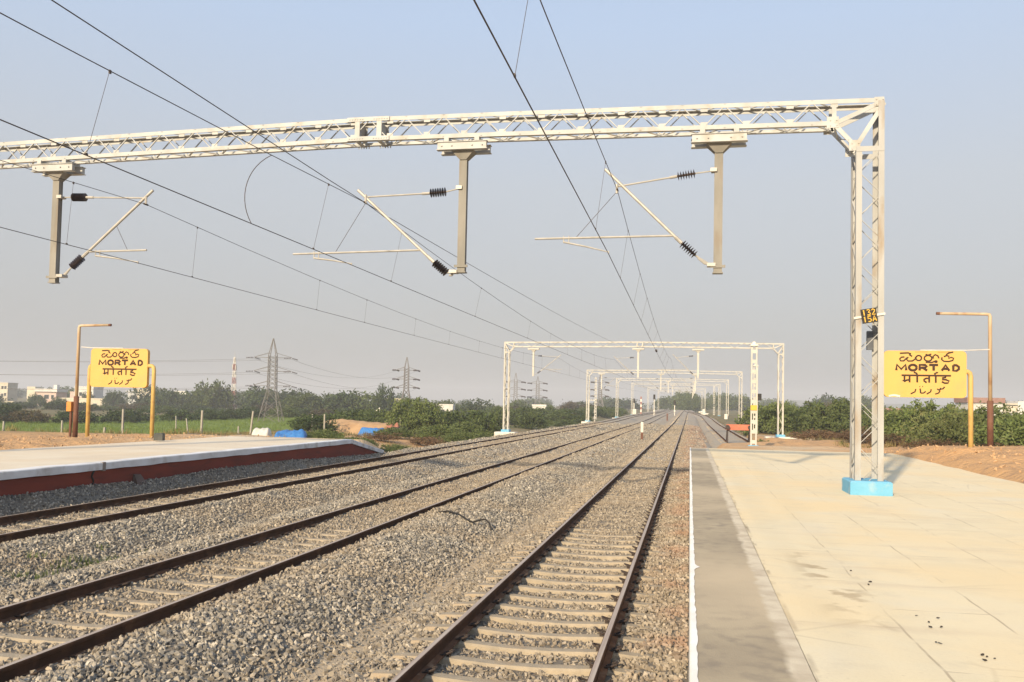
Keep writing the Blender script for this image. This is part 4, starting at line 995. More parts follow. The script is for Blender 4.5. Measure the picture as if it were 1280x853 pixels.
# buffer stop
t = thing('buffer_stop', 'red beam buffer stop on black uprights closing the siding', 'buffer stop', (3.80, 72.0, -0.2)); b = MB()
b.bbox(-.95, .95, -.12, .12, 1.05, 1.50, .03); b.build('beam', M_BUFFER, t)
for s_ in (-.86, .86):
    b = MB(); b.bar((s_, 0, 0), (s_, 0, 1.5), .12, .16, (0, 1, 0)); b.bar((s_, .05, 1.3), (s_, 1.7, .05), .10, .14); b.bar((s_, -.05, .8), (s_, -.5, .02), .10, .12); b.build('upright', M_CLIP, t)
for s_ in (-.86, .86):
    b = MB(); b.tube([(s_, -.13, 1.28), (s_, -.30, 1.28)], .09, 10); b.tube([(s_, -.30, 1.28), (s_, -.34, 1.28)], .18, 12); b.build('buffer', M_CLIP, t)
# marker post between the tracks
t = thing('marker_post', 'small white and brown marker post between middle and right tracks', 'post', (-3.98, 76, -0.25)); b = MB()
b.bbox(-.11, .11, -.08, .08, .62, 1.5, .03); b.build('white_top', M_WHITE, t); b = MB(); b.box(-.10, .10, -.075, .075, 0, .62); b.build('stem', M_BROWN, t)
t = thing('marker_post', 'small brown marker post far along between middle and right tracks', 'post', (-4.2, 170, 0.0)); b = MB()
b.bbox(-.12, .12, -.1, .1, 0, 1.4, .03); b.build('stem', M_BROWN, t)
b = MB(); b.bbox(-.35, .35, -.25, .25, 0, .38, .03); o = b.build('white_block', M_WHITE); o.location = (-16.7, 64.3, -.7); tag(o, 'low whitewashed block left of the track by the bushes', 'block')
# cable end on the ballast
b = MB(); pts = [(-5.9, 20.3), (-5.55, 20.15), (-5.2, 19.75), (-4.85, 19.3), (-4.65, 18.95), (-4.5, 18.98), (-4.4, 19.1), (-4.28, 19.0), (-4.2, 18.8)]
hz = [.03, .07, .07, .06, .08, .15, .17, .12, .03]
b.tube([(x, y, float(ballast_z(x, y)) + h_) for (x, y), h_ in zip(pts, hz)], .020, 7); tag(b.build('cable_end', M_BLACK, smooth=True), 'black cable end sticking out of the ballast between two tracks', 'cable')

# ------------------------------------------------------------------ fence posts, tarps, litter on the left
FP = [(-60.6, 68.8, 2.4, 'at the left picture edge', 0.03), (-43.1, 61.1, 2.3, 'below the left name board', 0.0), (-36.4, 61.1, 2.25, 'right of the left name board', 0.02), (-37.6, 71.0, 2.3, 'in front of the near pylon', 0.10), (-41.1, 91.7, 2.2, 'right of the near pylon', 0.0), (-36.6, 84.6, 2.2, 'between near pylon and blue tent', 0.0),
      (-45.4, 129.4, 2.2, 'beyond the blue tent', 0.0), (-61.3, 100, 2.3, 'leaning, in the green field', -0.16), (-72.5, 115, 2.2, 'far in the green field by the white house', -0.03), (-56.3, 71, 2.4, 'between the left lamp pole and the picture edge', 0.0), (-42.8, 58.5, 0.8, 'as a short stump at the foot of the left name board', 0.05), (-48, 88, 1.1, 'as a short stump left of the near pylon', 0.0), (-31.3, 93, 2.0, 'at the tree beside the blue tent', 0.0)]
for x, y, h, w_, lean in FP:
    b = MB(); b.hexa([(-.075, -.075, -.8), (.075, -.075, -.8), (.075, .075, -.8), (-.075, .075, -.8)], [(-.06, -.06, h), (.06, -.06, h), (.06, .06, h), (-.06, .06, h)])
    o = b.build('fence_post', M_POSTCON); o.location = (x, y, float(terrain(x, y)) - 0.05); o.rotation_euler = (0, lean, 0)
    tag(o, 'grey concrete fence post %s' % w_, 'fence post', 'concrete fence posts along the railway land')
def tent(label, x, y, L_, W_, h, rz, m, lumps, seed, name='tarp_tent'):
    nx, ny = 22, 14; q = np.random.RandomState(seed); u = np.linspace(-1, 1, nx); v = np.linspace(-1, 1, ny); U, V_ = np.meshgrid(u, v)
    Z = h * np.clip(1.15 - np.abs(V_) ** 1.6 * 1.15, 0, .9) * np.clip(1.3 - np.abs(U) ** 6 * 1.3, 0, 1) * (1 + lumps * fbm(U * 3, V_ * 3, 1.0, 3, seed)); Z = np.maximum(Z, 0.0)
    P_ = np.stack([U.ravel() * L_, V_.ravel() * W_, Z.ravel()], 1); i_ = (np.arange(ny - 1)[:, None] * nx + np.arange(nx - 1)[None]).ravel()
    me = np_mesh(name, P_, np.stack([i_, i_ + 1, i_ + nx + 1, i_ + nx], 1), m, False); o = link(name, me); o.location = (x, y, float(terrain(x, y)) - .05); o.rotation_euler = (0, 0, rz)
    return tag(o, label, 'tent' if name == 'tarp_tent' else 'sack')
tent('low blue tarpaulin tent behind the far platform, next to the white sack', -26.9, 56.6, 1.15, 1.2, 0.85, 0.3, M_TARP, 0.6, 4)
tent('white bulging sack beside the low blue tarpaulin', -27.55, 53.6, 0.62, 0.6, 0.80, 0.1, M_SACK, 0.5, 9, 'white_sack')
tent('bright blue tarpaulin tent far behind, before the bushy tree', -33.0, 89, 1.35, 1.3, 0.95, -0.1, M_TARP, 0.4, 14)
tent('dark open sided tarpaulin shelter right of the bright blue tent', -29.9, 88, 1.15, 1.1, 1.05, 0.0, M_BLACK, 0.5, 18)
tent('heap of reddish bricks between the two tents', -31.2, 90.5, 0.8, 1.0, 1.2, 0.0, M_BRICK, 1.0, 22)['category'] = 'brick heap'
for o in list(COL.objects):
    if o.get('category') == 'brick heap': o.name = 'brick_heap'
tent('long bare earth heap behind the blue tents', -37, 97, 6.5, 2.8, 1.5, 0.05, mat('earth_heap', (0.42, 0.27, 0.14), (0.34, 0.21, 0.11), 1.0), 0.8, 31)['category'] = 'earth heap'
for o in list(COL.objects):
    if o.get('category') == 'earth heap': o.name = 'earth_heap'
# white statue on a thin post, far left field
t = thing('bird_post', 'thin pole topped by a ragged white rag beyond the earth heap', 'pole', (-54.9, 150, -1.7)); b = MB(); b.tube([(0, 0, 0), (0, 0, 2.4)], .08, 6); b.build('pole', M_POSTCON, t)
b = MB(); b.hexa([(-.1, -.1, 1.9), (.7, -.1, 2.0), (.7, .1, 2.0), (-.1, .1, 1.9)], [(-.3, -.1, 2.6), (.5, -.12, 3.2), (.5, .1, 3.2), (-.3, .1, 2.7)]); b.build('rag', M_WHITE, t)

# ------------------------------------------------------------------ pylons, towers, power lines
def pylon(label, x, y, z0, h, half, arms, bw, mw, m=M_TOWER, kind='lattice_pylon'):
    t = thing(kind, label, 'pylon', (x, y, z0), R(12)); b = MB()
    kz = h * .40; kw = bw * .30; topw = bw * .16
    def wd(z): return np.interp(z, [0, kz, h * .80, h], [bw / 2, kw / 2 * 1.2, topw, topw * .05])
    lv = list(np.linspace(0, kz, 4)) + list(np.linspace(kz, h * .8, 9)[1:]) + [h]
    cr_ = ((-1, -1), (1, -1), (1, 1), (-1, 1))
    for a, c_ in zip(lv[:-1], lv[1:]):
        wa, wc = wd(a), wd(c_)
        for i in range(4):
            p, q = cr_[i], cr_[(i + 1) % 4]
            b.bar((p[0] * wa, p[1] * wa, a), (p[0] * wc, p[1] * wc, c_), mw * 1.3, mw * 1.3, (0, 1, 0))
            if c_ < h:
                b.bar((p[0] * wa, p[1] * wa, a), (q[0] * wc, q[1] * wc, c_), mw * .7, mw * .7); b.bar((q[0] * wa, q[1] * wa, a), (p[0] * wc, p[1] * wc, c_), mw * .7, mw * .7)
    b.build('tower', m, t)
    for z in arms:
        w_ = wd(z)
        for s_ in (-1, 1):
            b = MB()
            for yy in (-w_, w_):
                b.bar((s_ * w_, yy, z), (s_ * half, 0, z + .05), mw * .8, mw * .8); b.bar((s_ * w_, yy, z + h * .055), (s_ * half, 0, z + .1), mw * .7, mw * .7)
            b.build('cross_arm', m, t)
            b = MB(); d_ = half * .34
            insulator(b, (s_ * half - .1, -.15, z - .02), (s_ * half - d_ * 1.0, -1.2, z - .12), 5, mw * 1.5); insulator(b, (s_ * half + .1, .15, z - .05), (s_ * half + d_ * .75, 1.2, z - .32), 5, mw * 1.5); b.build('insulator', M_INS, t)
    return t
pylon('nearest lattice power pylon rising from the green field', -85.4, 170, -2.6, 17.9, 3.9, (8.0, 11.0, 13.85), 4.6, 0.10)
pylon('second lattice power pylon standing beyond the tree belt', -109, 330, -1.0, 21.2, 4.1, (9.3, 12.6, 16.1), 5.0, 0.22)
pylon('pale lattice pylon behind the left leg of the second portal', -95, 480, -2.0, 22, 4.5, (9, 13, 17), 5.0, 0.26)
pylon('hazy lattice pylon right of the pale one behind the second portal', -86, 500, -2.0, 21, 4.5, (9, 13, 17), 5.0, 0.26)
pylon('distant lattice pylon between the third and fourth portal', -48, 480, -1.0, 21, 4.0, (9, 12.5, 16.5), 4.5, 0.26)
t = thing('radio_mast', 'thin faded red and white radio mast above the trees left of the pylon', 'mast', (-166, 300, -2)); b = MB(); c2 = MB()
for i in range(8):
    z0, z1 = i * 2.5, (i + 1) * 2.5; wa, wc = np.interp([z0, z1], [0, 20], [.8, .22]); tgt = b if i % 2 else c2
    for p, q in (((-1, -1), (1, -1)), ((1, -1), (1, 1)), ((1, 1), (-1, 1)), ((-1, 1), (-1, -1))):
        tgt.bar((p[0] * wa, p[1] * wa, z0), (p[0] * wc, p[1] * wc, z1), .16, .16, (0, 1, 0)); tgt.bar((p[0] * wa, p[1] * wa, z0), (q[0] * wc, q[1] * wc, z1), .09, .09)
b.build('white_section', M_WHITE, t); c2.build('red_section', M_REDWHITE_R, t)
b = MB(); b.bbox(-.8, -.4, -.3, .3, 15.6, 17.4, .05); b.bbox(.4, .8, -.3, .3, 15.2, 17.0, .05); b.tube([(0, 0, 20), (0, 0, 22.3)], .07, 6); b.build('antenna', M_GREY, t)
ca_, sa_ = math.cos(R(12)), math.sin(R(12))
def pl_pt(x, y, z0, half, z, s_): return Vector((x + s_ * half * ca_, y + s_ * half * sa_, z0 + z))
def sagline(a, c_, sag, n_=16): return [a.lerp(c_, t) - Vector((0, 0, 4 * sag * t * (1 - t))) for t in np.linspace(0, 1, n_)]
for lvl, (za, zb, nm) in enumerate(((8.0, 9.3, 'lowest'), (11.0, 12.6, 'middle'), (13.85, 16.1, 'topmost'))):
    for s_ in (-1, 1):
        a = pl_pt(-85.4, 170, -2.6, 3.9, za - .3, s_); c_ = pl_pt(-109, 330, -1.0, 4.1, zb - .3, s_); l_ = a + Vector((-175, -28, 2.5))
        b = MB(); b.tube(sagline(l_, a, 2.6), .024, 4); b.tube(sagline(a, c_, 3.4), .024, 4)
        tag(b.build('power_line', M_WIRE), '%s %s power line strung on the two big pylons' % (nm, 'outer' if s_ < 0 else 'inner'), 'power line', 'power lines between the pylons')

# ------------------------------------------------------------------ houses
def house(label, x, y, z0, w, d, h, m, wins, extras=(), rz=0.1):
    t = thing('house', label, 'house', (x, y, z0), rz); b = MB(); b.bbox(-w / 2, w / 2, -d / 2, d / 2, 0, h, .02); b.build('wall', m, t)
    b = MB()
    for a in (-1, 1): b.box(-w / 2 - .15, w / 2 + .15, a * d / 2 - .1, a * d / 2 + .1, h + .002, h + .55)
    for a in (-1, 1): b.box(a * w / 2 - .1, a * w / 2 + .1, -d / 2 + .101, d / 2 - .101, h + .002, h + .55)
    b.build('parapet', m, t)
    for (wx, wz, ww, wh) in wins:
        b = MB(); b.box(wx - ww / 2 - .12, wx + ww / 2 + .12, -d / 2 - .10, -d / 2 - .003, wz - .12, wz + wh + .12); f = b.build('window', M_HWHITE, t)
        b = MB(); b.box(wx - ww / 2, wx + ww / 2, -d / 2 - .13, -d / 2 - .103, wz, wz + wh); b.build('pane', M_PANE, f)
    for (nm, x0, x1, y0, y1, za, zb, mm) in extras: b = MB(); b.bbox(x0, x1, y0, y1, za, zb, .03); b.build(nm, mm, t)
    return t
house('cream tower house cut by the left picture edge', -309.5, 352, -3, 7, 7, 10.3, M_HCREAM, [(1.0, 4.5, 1.0, 1.3), (2.4, 8.0, .9, 1.3), (1.0, 8.0, 1.0, 1.3), (2.4, 4.8, .9, 1.3)])
house('pinkish two storey house with a tall stair tower, left of the lamp pole', -287, 352, -4, 13, 8, 7.4, M_HPINK, [(-1.5, 5.0, 1.6, 1.6), (2.0, 4.8, 2.2, 1.9), (4.8, 5.0, 1.2, 1.6), (-1, 1.2, 1.4, 1.4), (3, 1.2, 1.4, 1.4)],
      [('stair_tower', -7.3, -3.4, -4.4, 2, 0, 10.2, M_HCREAM), ('roof_slab', -3.3, 7.4, -4.9, 3.6, 8.0, 9.4, M_HWHITE), ('water_tank', 3.2, 4.8, -1, 1, 9.42, 11.2, M_HWHITE)])
house('low pale shed in front of the pinkish house', -293, 335, -4.2, 9, 6, 3.2, M_HCREAM, [(-2, .8, 1.3, 1.2), (2, .8, 1.3, 1.2)])
house('white house behind the left lamp pole', -269, 356, -4, 9, 8, 10.2, M_HWHITE, [(-1.5, 6.5, 1.3, 1.6), (2.2, 6.5, 1.5, 1.6), (-1.5, 3, 1.3, 1.6), (2.2, 3.0, 1.4, 1.6)], [('balcony', -1, 4.4, -5.4, -4.15, 5.4, 6.0, M_HPINK)])
house('long low cream building below the left name board', -249, 330, -4.0, 24, 8, 5.0, M_HCREAM, [(-8, 1.6, 1.6, 1.8), (-4, 1.6, 1.6, 1.8), (1, 1.6, 1.6, 1.8), (5, 1.6, 1.6, 1.8), (9, 1.6, 1.6, 1.8)])
house('grey house with open upper floor above the long cream building', -252, 372, -3.5, 11, 8, 7.8, M_HBLUE, [(-2, 4.8, 4.4, 2.0), (3, 4.8, 2, 2.0)], [('roof_slab', -6, 6.2, -5, 4, 8.4, 8.8, M_HWHITE)])
house('cream block house left of the right post of the left name board', -238.6, 356, -3.5, 7, 8, 9.3, M_HCREAM, [(-1.5, 6, 1.1, 1.4), (1.6, 6, 1.1, 1.4)])
house('small white house right of the left name board post', -231.5, 372, -3.5, 5.6, 6, 8.6, M_HWHITE, [(-.8, 5.4, 1.2, 1.4), (1.3, 5.4, 1.0, 1.4)])
house('bright white cottage with a lower wing, right of the left name board', -219.5, 348, -3.6, 7, 6, 4.9, M_HCREAM, [(-1.2, 2.2, 1.0, 1.6)], [('low_wing', -5.6, -3.55, -3, 2, 0, 2.6, M_HCREAM)])
house('pink house near the left picture edge in the trees', -303, 395, -3, 8, 6, 7.0, M_HPINK, [(0, 4.5, 1.5, 1.3), (2.5, 4.5, 1.5, 1.3)])
house('distant white house left of the second pylon', -196, 430, -3, 7, 6, 7.2, M_HWHITE, [(0, 4.4, 1.2, 1.2)])
house('distant cream house near the skyline between the pylons', -158, 450, -3, 16, 6, 7.0, M_HCREAM, [(-4, 4.4, 1.4, 1.2), (2, 4.4, 1.4, 1.2)])
house('distant white shed seen left of the second portal', -86, 300, -2, 9, 5, 3.6, M_HWHITE, [(1, 1, 1.3, 1.2)])
house('small white hut in the scrub left of the third portal', -40, 236, -1.2, 3.6, 4, 3.3, M_HWHITE, [(0, 1, 1.0, 1.2)])
house('white and red roofed house right of the right name board post', 77.6, 262, -1.5, 9, 8, 6.6, M_HWHITE, [(-1.5, 3.6, 1.1, 1.3), (1.2, 3.6, 1.1, 1.3), (3.2, 3.6, .9, 1.3)], [('roof', -4.9, 4.9, -4.6, 4.4, 7.0, 8.4, M_ROOFTIN), ('balcony', -4, 3, -5.3, -4.12, 2.4, 2.9, M_HWHITE)])
house('cream house with a taller corner block at the right picture edge', 84.3, 264, -1.5, 9.6, 8, 6.0, M_HCREAM, [(0.8, 2.6, 1.8, 1.8)], [('corner_block', 1.9, 4.9, -4.5, 2, 0, 7.6, M_HWHITE), ('roof_slab', -4.9, 1.85, -4.7, 4, 6.6, 7.0, M_HCREAM)])
house('low white outbuilding at the right picture edge', 90.0, 258, -1.5, 9, 5, 3.6, M_HWHITE, [(-2, 1.0, 1.2, 1.2)])
house('red roofed hut over the bushes left of the right name board post', 57.5, 272, -1.5, 5, 4, 4.6, M_ROOFTIN, [(0, 2.0, 1.0, 1.0)])

# ------------------------------------------------------------------ field
def field_z(X, Y): return terrain(X, Y) + 0.05
fx_ = np.linspace(0, 1, 30)
def field_mesh():
    vs = []; n_ = 40
    for j in range(n_):
        t = j / (n_ - 1); y = 62 + t * 150; xl_ = -96 - 34 * math.sin(t * 2.6); xr_ = -62 + 0.0 * t - 10 * sm(t, .45, 1.0)
        for i in range(n_):
            x = xl_ + (xr_ - xl_) * i / (n_ - 1); vs.append((x, y, float(terrain(x, y)) + .06))
    k = (np.arange(n_ - 1)[:, None] * n_ + np.arange(n_ - 1)[None]).ravel()
    return np_mesh('field', np.array(vs), np.stack([k, k + 1, k + n_ + 1, k + n_], 1), mat('field_green', (0.13, 0.18, 0.035), (0.16, 0.21, 0.045), 0.12, 0.95, c3=(0.16, 0.18, 0.06)), True)
struct(link('field', field_mesh()))
def tuft(seed, n_, h, spread, m):
    q = random.Random(seed); b = MB()
    for i in range(n_):
        a = q.uniform(0, 6.28); x, y = q.uniform(-spread, spread), q.uniform(-spread, spread); w_ = .03 * h * 2; l_ = h * q.uniform(.6, 1.1); dx, dy = math.cos(a) * l_ * .35, math.sin(a) * l_ * .35
        b.add([(x - w_ * math.sin(a), y + w_ * math.cos(a), 0), (x + w_ * math.sin(a), y - w_ * math.cos(a), 0), (x + dx, y + dy, l_)], [(0, 1, 2)])
    me = bpy.data.meshes.new('tuft'); me.from_pydata(b.v, [], b.f); me.materials.append(m); return me
k = 9000; t_ = rs.rand(k); y = 62 + t_ * 150; x = -96 - 34 * np.sin(t_ * 2.6) + rs.rand(k) * (34 + 34 * np.sin(t_ * 2.6) - 10 * sm(t_, .45, 1.0))
scatter('green_crop', np.stack([x, y, terrain(x, y) + .05], 1), rs.uniform(.8, 1.4, k), [tuft(i, 14, .32, .45, M_CROP) for i in range(4)], 'short green crop growing in the field behind the left name board', 'crop', True)
k = 2600; x = np.concatenate([rs.uniform(-58, -17, k // 2), rs.uniform(10, 26, k // 2)]); y = np.concatenate([rs.uniform(46, 120, k // 2), rs.uniform(60, 120, k // 2)])
keep = fbm(x, y, 0.15, 3, 91) > -0.02
scatter('dry_grass', np.stack([x, y, terrain(x, y)], 1)[keep], rs.uniform(.6, 1.5, k)[keep], [tuft(20 + i, 22, .38, .3, M_GRASSDRY) for i in range(3)], 'dry yellowish grass on the waste ground', 'grass', True)
k = 26; x = -10.1 + rs.normal(0, .28, k); y = 13.2 + rs.normal(0, 1.0, k)
scatter('weeds', np.stack([x, y, ballast_z(x, y)], 1), rs.uniform(.3, .7, k), [tuft(40 + i, 24, .22, .25, M_LEAF_PROS) for i in range(2)], 'thin green weeds growing in the ballast', 'weeds', True)

# ------------------------------------------------------------------ trees and bushes
def crown_mesh(seed, rx, ry, rz, clumps, per, leaf, m, droop=0.3, base=0.25, shell=0.55):
    """leaf sprays: short arching twigs of narrow leaf faces spread through an uneven, gapped volume"""
    q = np.random.RandomState(seed); cs = []
    lob = q.randn(7, 3); lob /= np.linalg.norm(lob, axis=1)[:, None]; amp = q.uniform(-.28, .42, 7)
    while len(cs) < clumps:
        d = q.randn(3); d /= np.linalg.norm(d)
        if d[2] < -base - .25: continue
        k = 1 + sum(a * max(0, float(d @ l_)) ** 3 for a, l_ in zip(amp, lob)); r_ = (shell + (1 - shell) * q.rand()) * k
        if q.rand() < .12: r_ *= .55
        cs.append((d[0] * rx * r_, d[1] * ry * r_, rz * (.42 + .62 * d[2] * r_), d))
    V = []; 
    for cx_, cy_, cz, d in cs:
        c0 = np.array((cx_, cy_, max(cz, .05 * rz))); n_ = per; size = leaf * 4.2 * q.uniform(.7, 1.3)
        out = np.array((d[0], d[1], .45)); 
        twig = out + q.randn(3) * .5; twig /= np.linalg.norm(twig)
        for i in range(n_):
            t = q.rand(); p = c0 + twig * size * (t - .3) * 1.2 + q.randn(3) * size * .26; p[2] -= droop * size * t * t
            a = twig * .4 + q.randn(3) * .8; a /= np.linalg.norm(a); bb = np.cross(a, q.randn(3)); bb /= np.linalg.norm(bb) + 1e-9
            L_ = leaf * q.uniform(.6, 1.3); w_ = L_ * .42; V += [p - a * L_, p + bb * w_, p + a * L_, p - bb * w_]
    V = np.array(V); V[:, 2] = np.maximum(V[:, 2], 0.02)
    V[:, 2] /= np.percentile(V[:, 2], 98.5); V[:, :2] /= np.percentile(np.hypot(V[:, 0], V[:, 1]), 96)
    F = np.arange(len(V)).reshape(-1, 4)
    return np_mesh('crown', V, F, m)
def trunk_mesh(seed, h, r, rx, m=M_TRUNK):
    q = random.Random(seed); b = MB(); b.tube([(0, 0, -.4), (q.uniform(-.1, .1) * h, q.uniform(-.1, .1) * h, h * .35), (q.uniform(-.15, .15) * h, 0, h * .62)], [r, r * .75, r * .5], 7)
    for i in range(5):
        a = i * 1.26 + q.random(); z = h * q.uniform(.18, .5); L_ = rx * q.uniform(.5, .85)
        b.tube([(0, 0, z), (math.cos(a) * L_ * .5, math.sin(a) * L_ * .5, z + h * .22), (math.cos(a) * L_, math.sin(a) * L_, z + h * .38)], [r * .5, r * .32, r * .12], 5)
    me = bpy.data.meshes.new('trunk'); me.from_pydata(b.v, [], b.f); me.materials.append(m); return me
CR = {}; TK = {}
def crown(kind, var):
    k = (kind, var)
    if k not in CR:
        sd_ = 100 + var * 13
        spec = {'near': ((1, 1, 1), 330, 30, .050, M_LEAF_PROS, .5, .30, .45), 'nearlow': ((1, 1, 1), 230, 26, .055, M_LEAF_PROS, .5, .1, .5), 'nearpale': ((1, 1, 1), 210, 26, .05, M_LEAF_PALE, .6, .2, .4), 'dark': ((1, 1, 1), 110, 26, .085, M_LEAF_DARK, .3, .3, .55),
                'mid': ((1, 1, 1), 110, 26, .085, M_LEAF_MID, .3, .3, .5), 'brown': ((1, 1, 1), 90, 22, .08, M_LEAF_BROWN, .3, .3, .5), 'dry': ((1, 1, 1), 200, 22, .05, M_LEAF_DRY, .3, .1, .3)}[kind]
        (a, b_, c_), cl, per, leaf, m, dr_, ba, sh = spec
        CR[k] = crown_mesh(sd_, a, b_, c_, cl, per, leaf, m, dr_, ba, sh); TK[k] = trunk_mesh(sd_, 1.0, .05, .8)
    return CR[k], TK[k]
TREE_N = [0]
def tree(name, label, cat, kind, x, y, rx, h, group, z=None, ry=None, dz=0.0):
    TREE_N[0] += 1; i = TREE_N[0]; cm, tm = crown(kind, i % 3)
    z = float(terrain(x, y)) if z is None else z
    t = thing(name, label, cat, (x, y, z), (i * 2.4) % 6.28, group)
    o = link('crown', cm, t); o.scale = (rx, ry or rx, h); o.location = (0, 0, dz)
    o = link('trunk', tm, t); o.scale = (rx * .9, rx * .9, h)
    return t
q = random.Random(5)
# right side thicket: feathery thorn bushes
RB = [(9.6, 106, 3.9, 3.6, 'wide feathery thorn bush just right of the white lattice masts'), (14.9, 99, 4.3, 4.0, 'big dark rounded thorn bush between the second portal and the near gantry column'), (18.9, 94, 3.2, 3.0, 'thorn bush just left of the near gantry column'), (11.6, 114, 3.4, 3.2, 'thorn bush seen through the right leg of the second portal'),
      (15.2, 56, 2.6, 2.75, 'broad thorn bush under the left half of the right name board'), (18.2, 58, 3.0, 2.7, 'broad thorn bush under the right half of the right name board'), (16.8, 50, 2.2, 2.0, 'low thorn bush at the foot of the right name board'),
      (21.4, 58, 2.7, 1.6, 'thorn bush behind the right lamp pole'), (22.0, 51, 2.2, 1.25, 'thorn bush at the right picture edge'), (14.0, 52, 1.9, 1.8, 'low thorn bush beside the near gantry column'), (19.6, 48.5, 2.0, 1.5, 'low thorn bush at the foot of the right lamp pole'),
      (6.0, 77, 1.1, 0.9, 'small green bush beside the tall white mast'), (25.5, 58, 3.0, 1.4, 'big thorn bush just off the right edge'), (16.4, 68, 3.0, 3.1, 'taller thorn bush behind the right thicket'), (20.5, 72, 3.2, 2.0, 'pale thorn bush at the back of the right thicket')]
for i, (x, y, rx, h, lab) in enumerate(RB): tree('thorn_bush', lab, 'bush', ('near', 'near', 'nearlow', 'near', 'nearpale')[i % 5], x, y, rx, h, 'thorn bushes on the right', z=float(terrain(x, y)) - .35)
t = thing('bare_tree', 'thin leafless tree rising behind the thorn bushes left of the near gantry column', 'tree', (16.2, 108, float(terrain(16.2, 108)) - .1)); b = MB(); q2 = random.Random(3)
def twig(p, d, l_, r_, n_):
    e_ = p + d * l_; b.tube([p, p.lerp(e_, .5) + Vector((q2.uniform(-.05, .05) * l_, 0, 0)), e_], [r_, r_ * .8, r_ * .55], 5)
    if n_ == 0: return
    for k in range(3):
        nd = (d + Vector((q2.uniform(-.8, .8), q2.uniform(-.8, .8), q2.uniform(-.1, .5)))).normalized(); twig(p.lerp(e_, q2.uniform(.55, 1.0)), nd, l_ * .68, r_ * .55, n_ - 1)
twig(Vector((0, 0, 0)), Vector((.05, 0, 1)), 1.9, .10, 4); b.build('branches', M_TRUNK, t)
for i, (x, y, rx, h) in enumerate([(10.4, 76, 2.2, .9), (13.0, 74, 2.4, 1.0), (13.4, 62, 2.0, .8), (11.6, 66, 1.8, .7), (12.6, 50, 1.6, .6), (14.8, 47.3, 1.5, .6), (17.4, 46, 1.4, .5), (15.5, 80, 2.3, 1.1)]):
    tree('dry_shrub', 'brownish dry low shrub at the foot of the right thicket', 'shrub', 'dry', x, y, rx, h, 'dry shrubs below the thorn bushes')
for i in range(30):
    y = q.uniform(110, 300); x = 12 + (y - 90) * q.uniform(.02, .5); tree('far_bush', 'green bush in the hazy scrub right of the tracks', 'bush', 'mid', x, y, q.uniform(2.0, 4), q.uniform(1.6, 3.4), 'bushes in the far right scrub')
# left: low bushes beside the line and between the tents
LB = [(-25.3, 58, 1.6, .95, 'low leafy bush right of the low blue tarpaulin'), (-23.6, 60, 1.6, .95, 'low leafy bush nearest the platform ramp on the left'), (-27.0, 62.5, 1.5, 1.2, 'leafy bush behind the low blue tarpaulin'), (-21.5, 63, 1.3, .85, 'small leafy bush behind the platform ramp'),
      (-24.2, 84, 2.3, 1.9, 'leafy bush right of the dark shelter'), (-21.2, 80, 2.0, 1.7, 'leafy bush left of the second portal foot'), (-20.4, 86.5, 1.6, 1.8, 'leafy bush hugging the second portal plinth'), (-23.8, 92, 2.6, 2.3, 'taller bush behind the second portal foot'), (-27, 78, 1.9, 1.2, 'low bush in front of the dark shelter')]
for x, y, rx, h, lab in LB: tree('leafy_bush', lab, 'bush', 'nearlow', x, y, rx, h * .78, 'leafy bushes left of the tracks')
for i, (x, y, rx, h) in enumerate([(-19.4, 72, 1.6, .7), (-22.5, 74, 1.7, .8), (-18.6, 78, 1.2, .8), (-25.5, 71, 1.8, .7), (-19.2, 66, 1.3, .5)]):
    tree('dry_shrub', 'brownish dry low shrub on the slope left of the tracks', 'shrub', 'dry', x, y, rx, h, 'dry shrubs on the left slope')
tree('bushy_tree', 'spreading dark green tree beside the blue tent', 'tree', 'near', -30.0, 95, 3.3, 3.7, None, z=-1.1)
# scrub belt along the left of the line, getting hazy
for i in range(74):
    y = 96 + 230 * (i / 74) ** 1.15 + q.uniform(-6, 6); x = -22 - q.uniform(0, 1) ** 1.4 * 44 * (y / 170); tree('scrub_bush', 'green scrub bush in the belt left of the portals', 'bush', 'mid' if i % 4 else 'dark', x, y, q.uniform(1.8, 4.4), q.uniform(1.2, 2.9), 'scrub bushes left of the portals')
# hedge of dark bushes at the far side of the field
HB = [(-113, 122, 4.2, 2.2, 'brown'), (-108, 128, 3.7, 2.1, 'brown'), (-103, 133, 3.6, 2.2, 'dark'), (-99.5, 140, 3.7, 2.3, 'dark'), (-103, 150, 4.2, 2.2, 'dark'), (-100, 160, 3.6, 2.1, 'dark'), (-98.5, 168, 3.6, 2.2, 'dark'), (-99, 178, 3.7, 2.1, 'dark'), (-101, 190, 4.1, 2.4, 'dark'), (-97, 200, 3.9, 2.5, 'mid'), (-100, 214, 4.2, 2.4, 'dark'), (-93, 214, 3.9, 2.2, 'brown'), (-88, 216, 3.7, 2.4, 'dark'), (-83, 218, 3.7, 2.2, 'mid'), (-118, 130, 4.2, 2.4, 'dark'), (-122, 140, 4.2, 2.7, 'dark')]
for x, y, rx, h, kd in HB: tree('hedge_bush', 'dark bush of the hedge at the far edge of the green field', 'bush', kd, x, y, rx, h, 'hedge bushes behind the field')
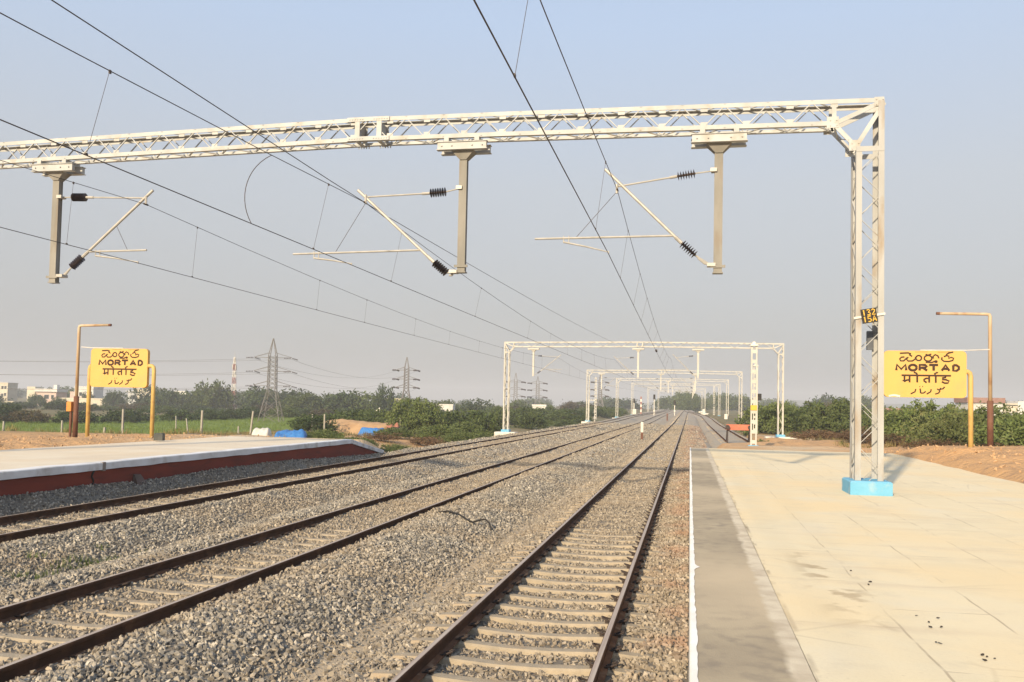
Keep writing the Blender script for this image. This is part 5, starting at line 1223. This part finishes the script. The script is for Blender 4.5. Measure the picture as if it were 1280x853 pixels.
# trees of the belt farther off
TB = [(-214, 320, 7.5, 10, 'dark', 'big dark domed tree behind the bright white cottage'), (-196, 305, 6.5, 8.6, 'dark', 'dark tree left of the radio mast'), (-186, 310, 8, 9.5, 'mid', 'rounded tree below the radio mast'), (-172, 296, 7.5, 12, 'mid', 'tall pale green tree right below the radio mast'), (-155, 300, 9, 9.5, 'dark', 'dark tree behind the near pylon, left side'), (-143, 300, 8, 9.0, 'dark', 'dark tree behind the near pylon, right side'),
      (-300, 330, 8, 7.5, 'dark', 'dark spreading tree at the far left among the houses'), (-268, 322, 4, 5.5, 'dark', 'tree in front of the white house behind the lamp pole'), (-258, 340, 3.6, 7, 'dark', 'tree behind the left name board, left half'), (-246, 345, 3.6, 7.5, 'dark', 'tree behind the left name board, right half'), (-232, 322, 4, 7.5, 'dark', 'dark tree behind the right post of the left name board'), (-240, 300, 3.5, 4.5, 'mid', 'small tree before the long cream building'),
      (-118, 262, 8, 7.6, 'mid', 'tree right of the near pylon'), (-106, 262, 8, 8.0, 'dark', 'dark tree midway between the two big pylons'), (-97, 262, 7, 8.0, 'mid', 'tree just left of the second big pylon'), (-92, 258, 4, 10.5, 'dark', 'slim tall tree left of the second big pylon')]
for x, y, rx, h, kd, lab in TB: tree('tree', lab, 'tree', kd, x, y, rx, h * .86, 'trees of the far belt')
for i in range(40):
    y = q.uniform(225, 325); x = q.uniform(-.92, -.42) * y; tree('orchard_bush', 'bush in the dim green belt between the field hedge and the houses', 'bush', ('dark', 'mid', 'dark', 'brown')[i % 4], x, y, q.uniform(3.0, 5.5), q.uniform(1.2, 2.7), 'bushes between hedge and houses')
for i in range(38):
    y = q.uniform(250, 420); ang = q.uniform(-.40, -.075); x = ang * y * 1.0 - 8; tree('belt_tree', 'rounded tree in the hazy belt along the left horizon', 'tree', ('mid', 'dark', 'mid', 'brown')[i % 4], x, y, q.uniform(3.5, 7), q.uniform(2.8, 5.8), 'trees along the left horizon')
for i in range(40):
    y = q.uniform(430, 900); ang = q.uniform(-.95, .5); x = ang * y
    if -0.05 < ang < .03 and y < 520: continue
    tree('horizon_tree', 'tiny hazy tree on the skyline', 'tree', ('mid', 'dark')[i % 2], x, y, q.uniform(7, 14), q.uniform(6, 10), 'hazy trees on the skyline')
for i in range(14):
    y = q.uniform(470, 640); x = q.uniform(-34, 34); tree('line_end_tree', 'faint tree where the tracks meet the skyline', 'tree', 'mid', x, y, q.uniform(5, 9), q.uniform(7, 11), 'faint trees at the end of the tracks')

# ------------------------------------------------------------------ haze
b = MB(); b.box(-3050, 3050, -350, 3050, -30, 60)
hz_ = b.build('haze', None) if False else None
me = bpy.data.meshes.new('haze'); me.from_pydata(b.v, [], b.f)
hm = bpy.data.materials.new('haze_air'); hm.use_nodes = True; t = hm.node_tree
t.nodes.remove(t.nodes['Principled BSDF'])
pv = t.nodes.new('ShaderNodeVolumePrincipled'); pv.inputs['Color'].default_value = (0.87, 0.88, 0.90, 1); pv.inputs['Density'].default_value = 0.00055; pv.inputs['Anisotropy'].default_value = 0.0
t.links.new(pv.outputs[0], t.nodes['Material Output'].inputs['Volume'])
me.materials.append(hm); o = link('haze', me); o['kind'] = 'stuff'; o['label'] = 'pale dusty haze over the whole plain'; o['category'] = 'haze'
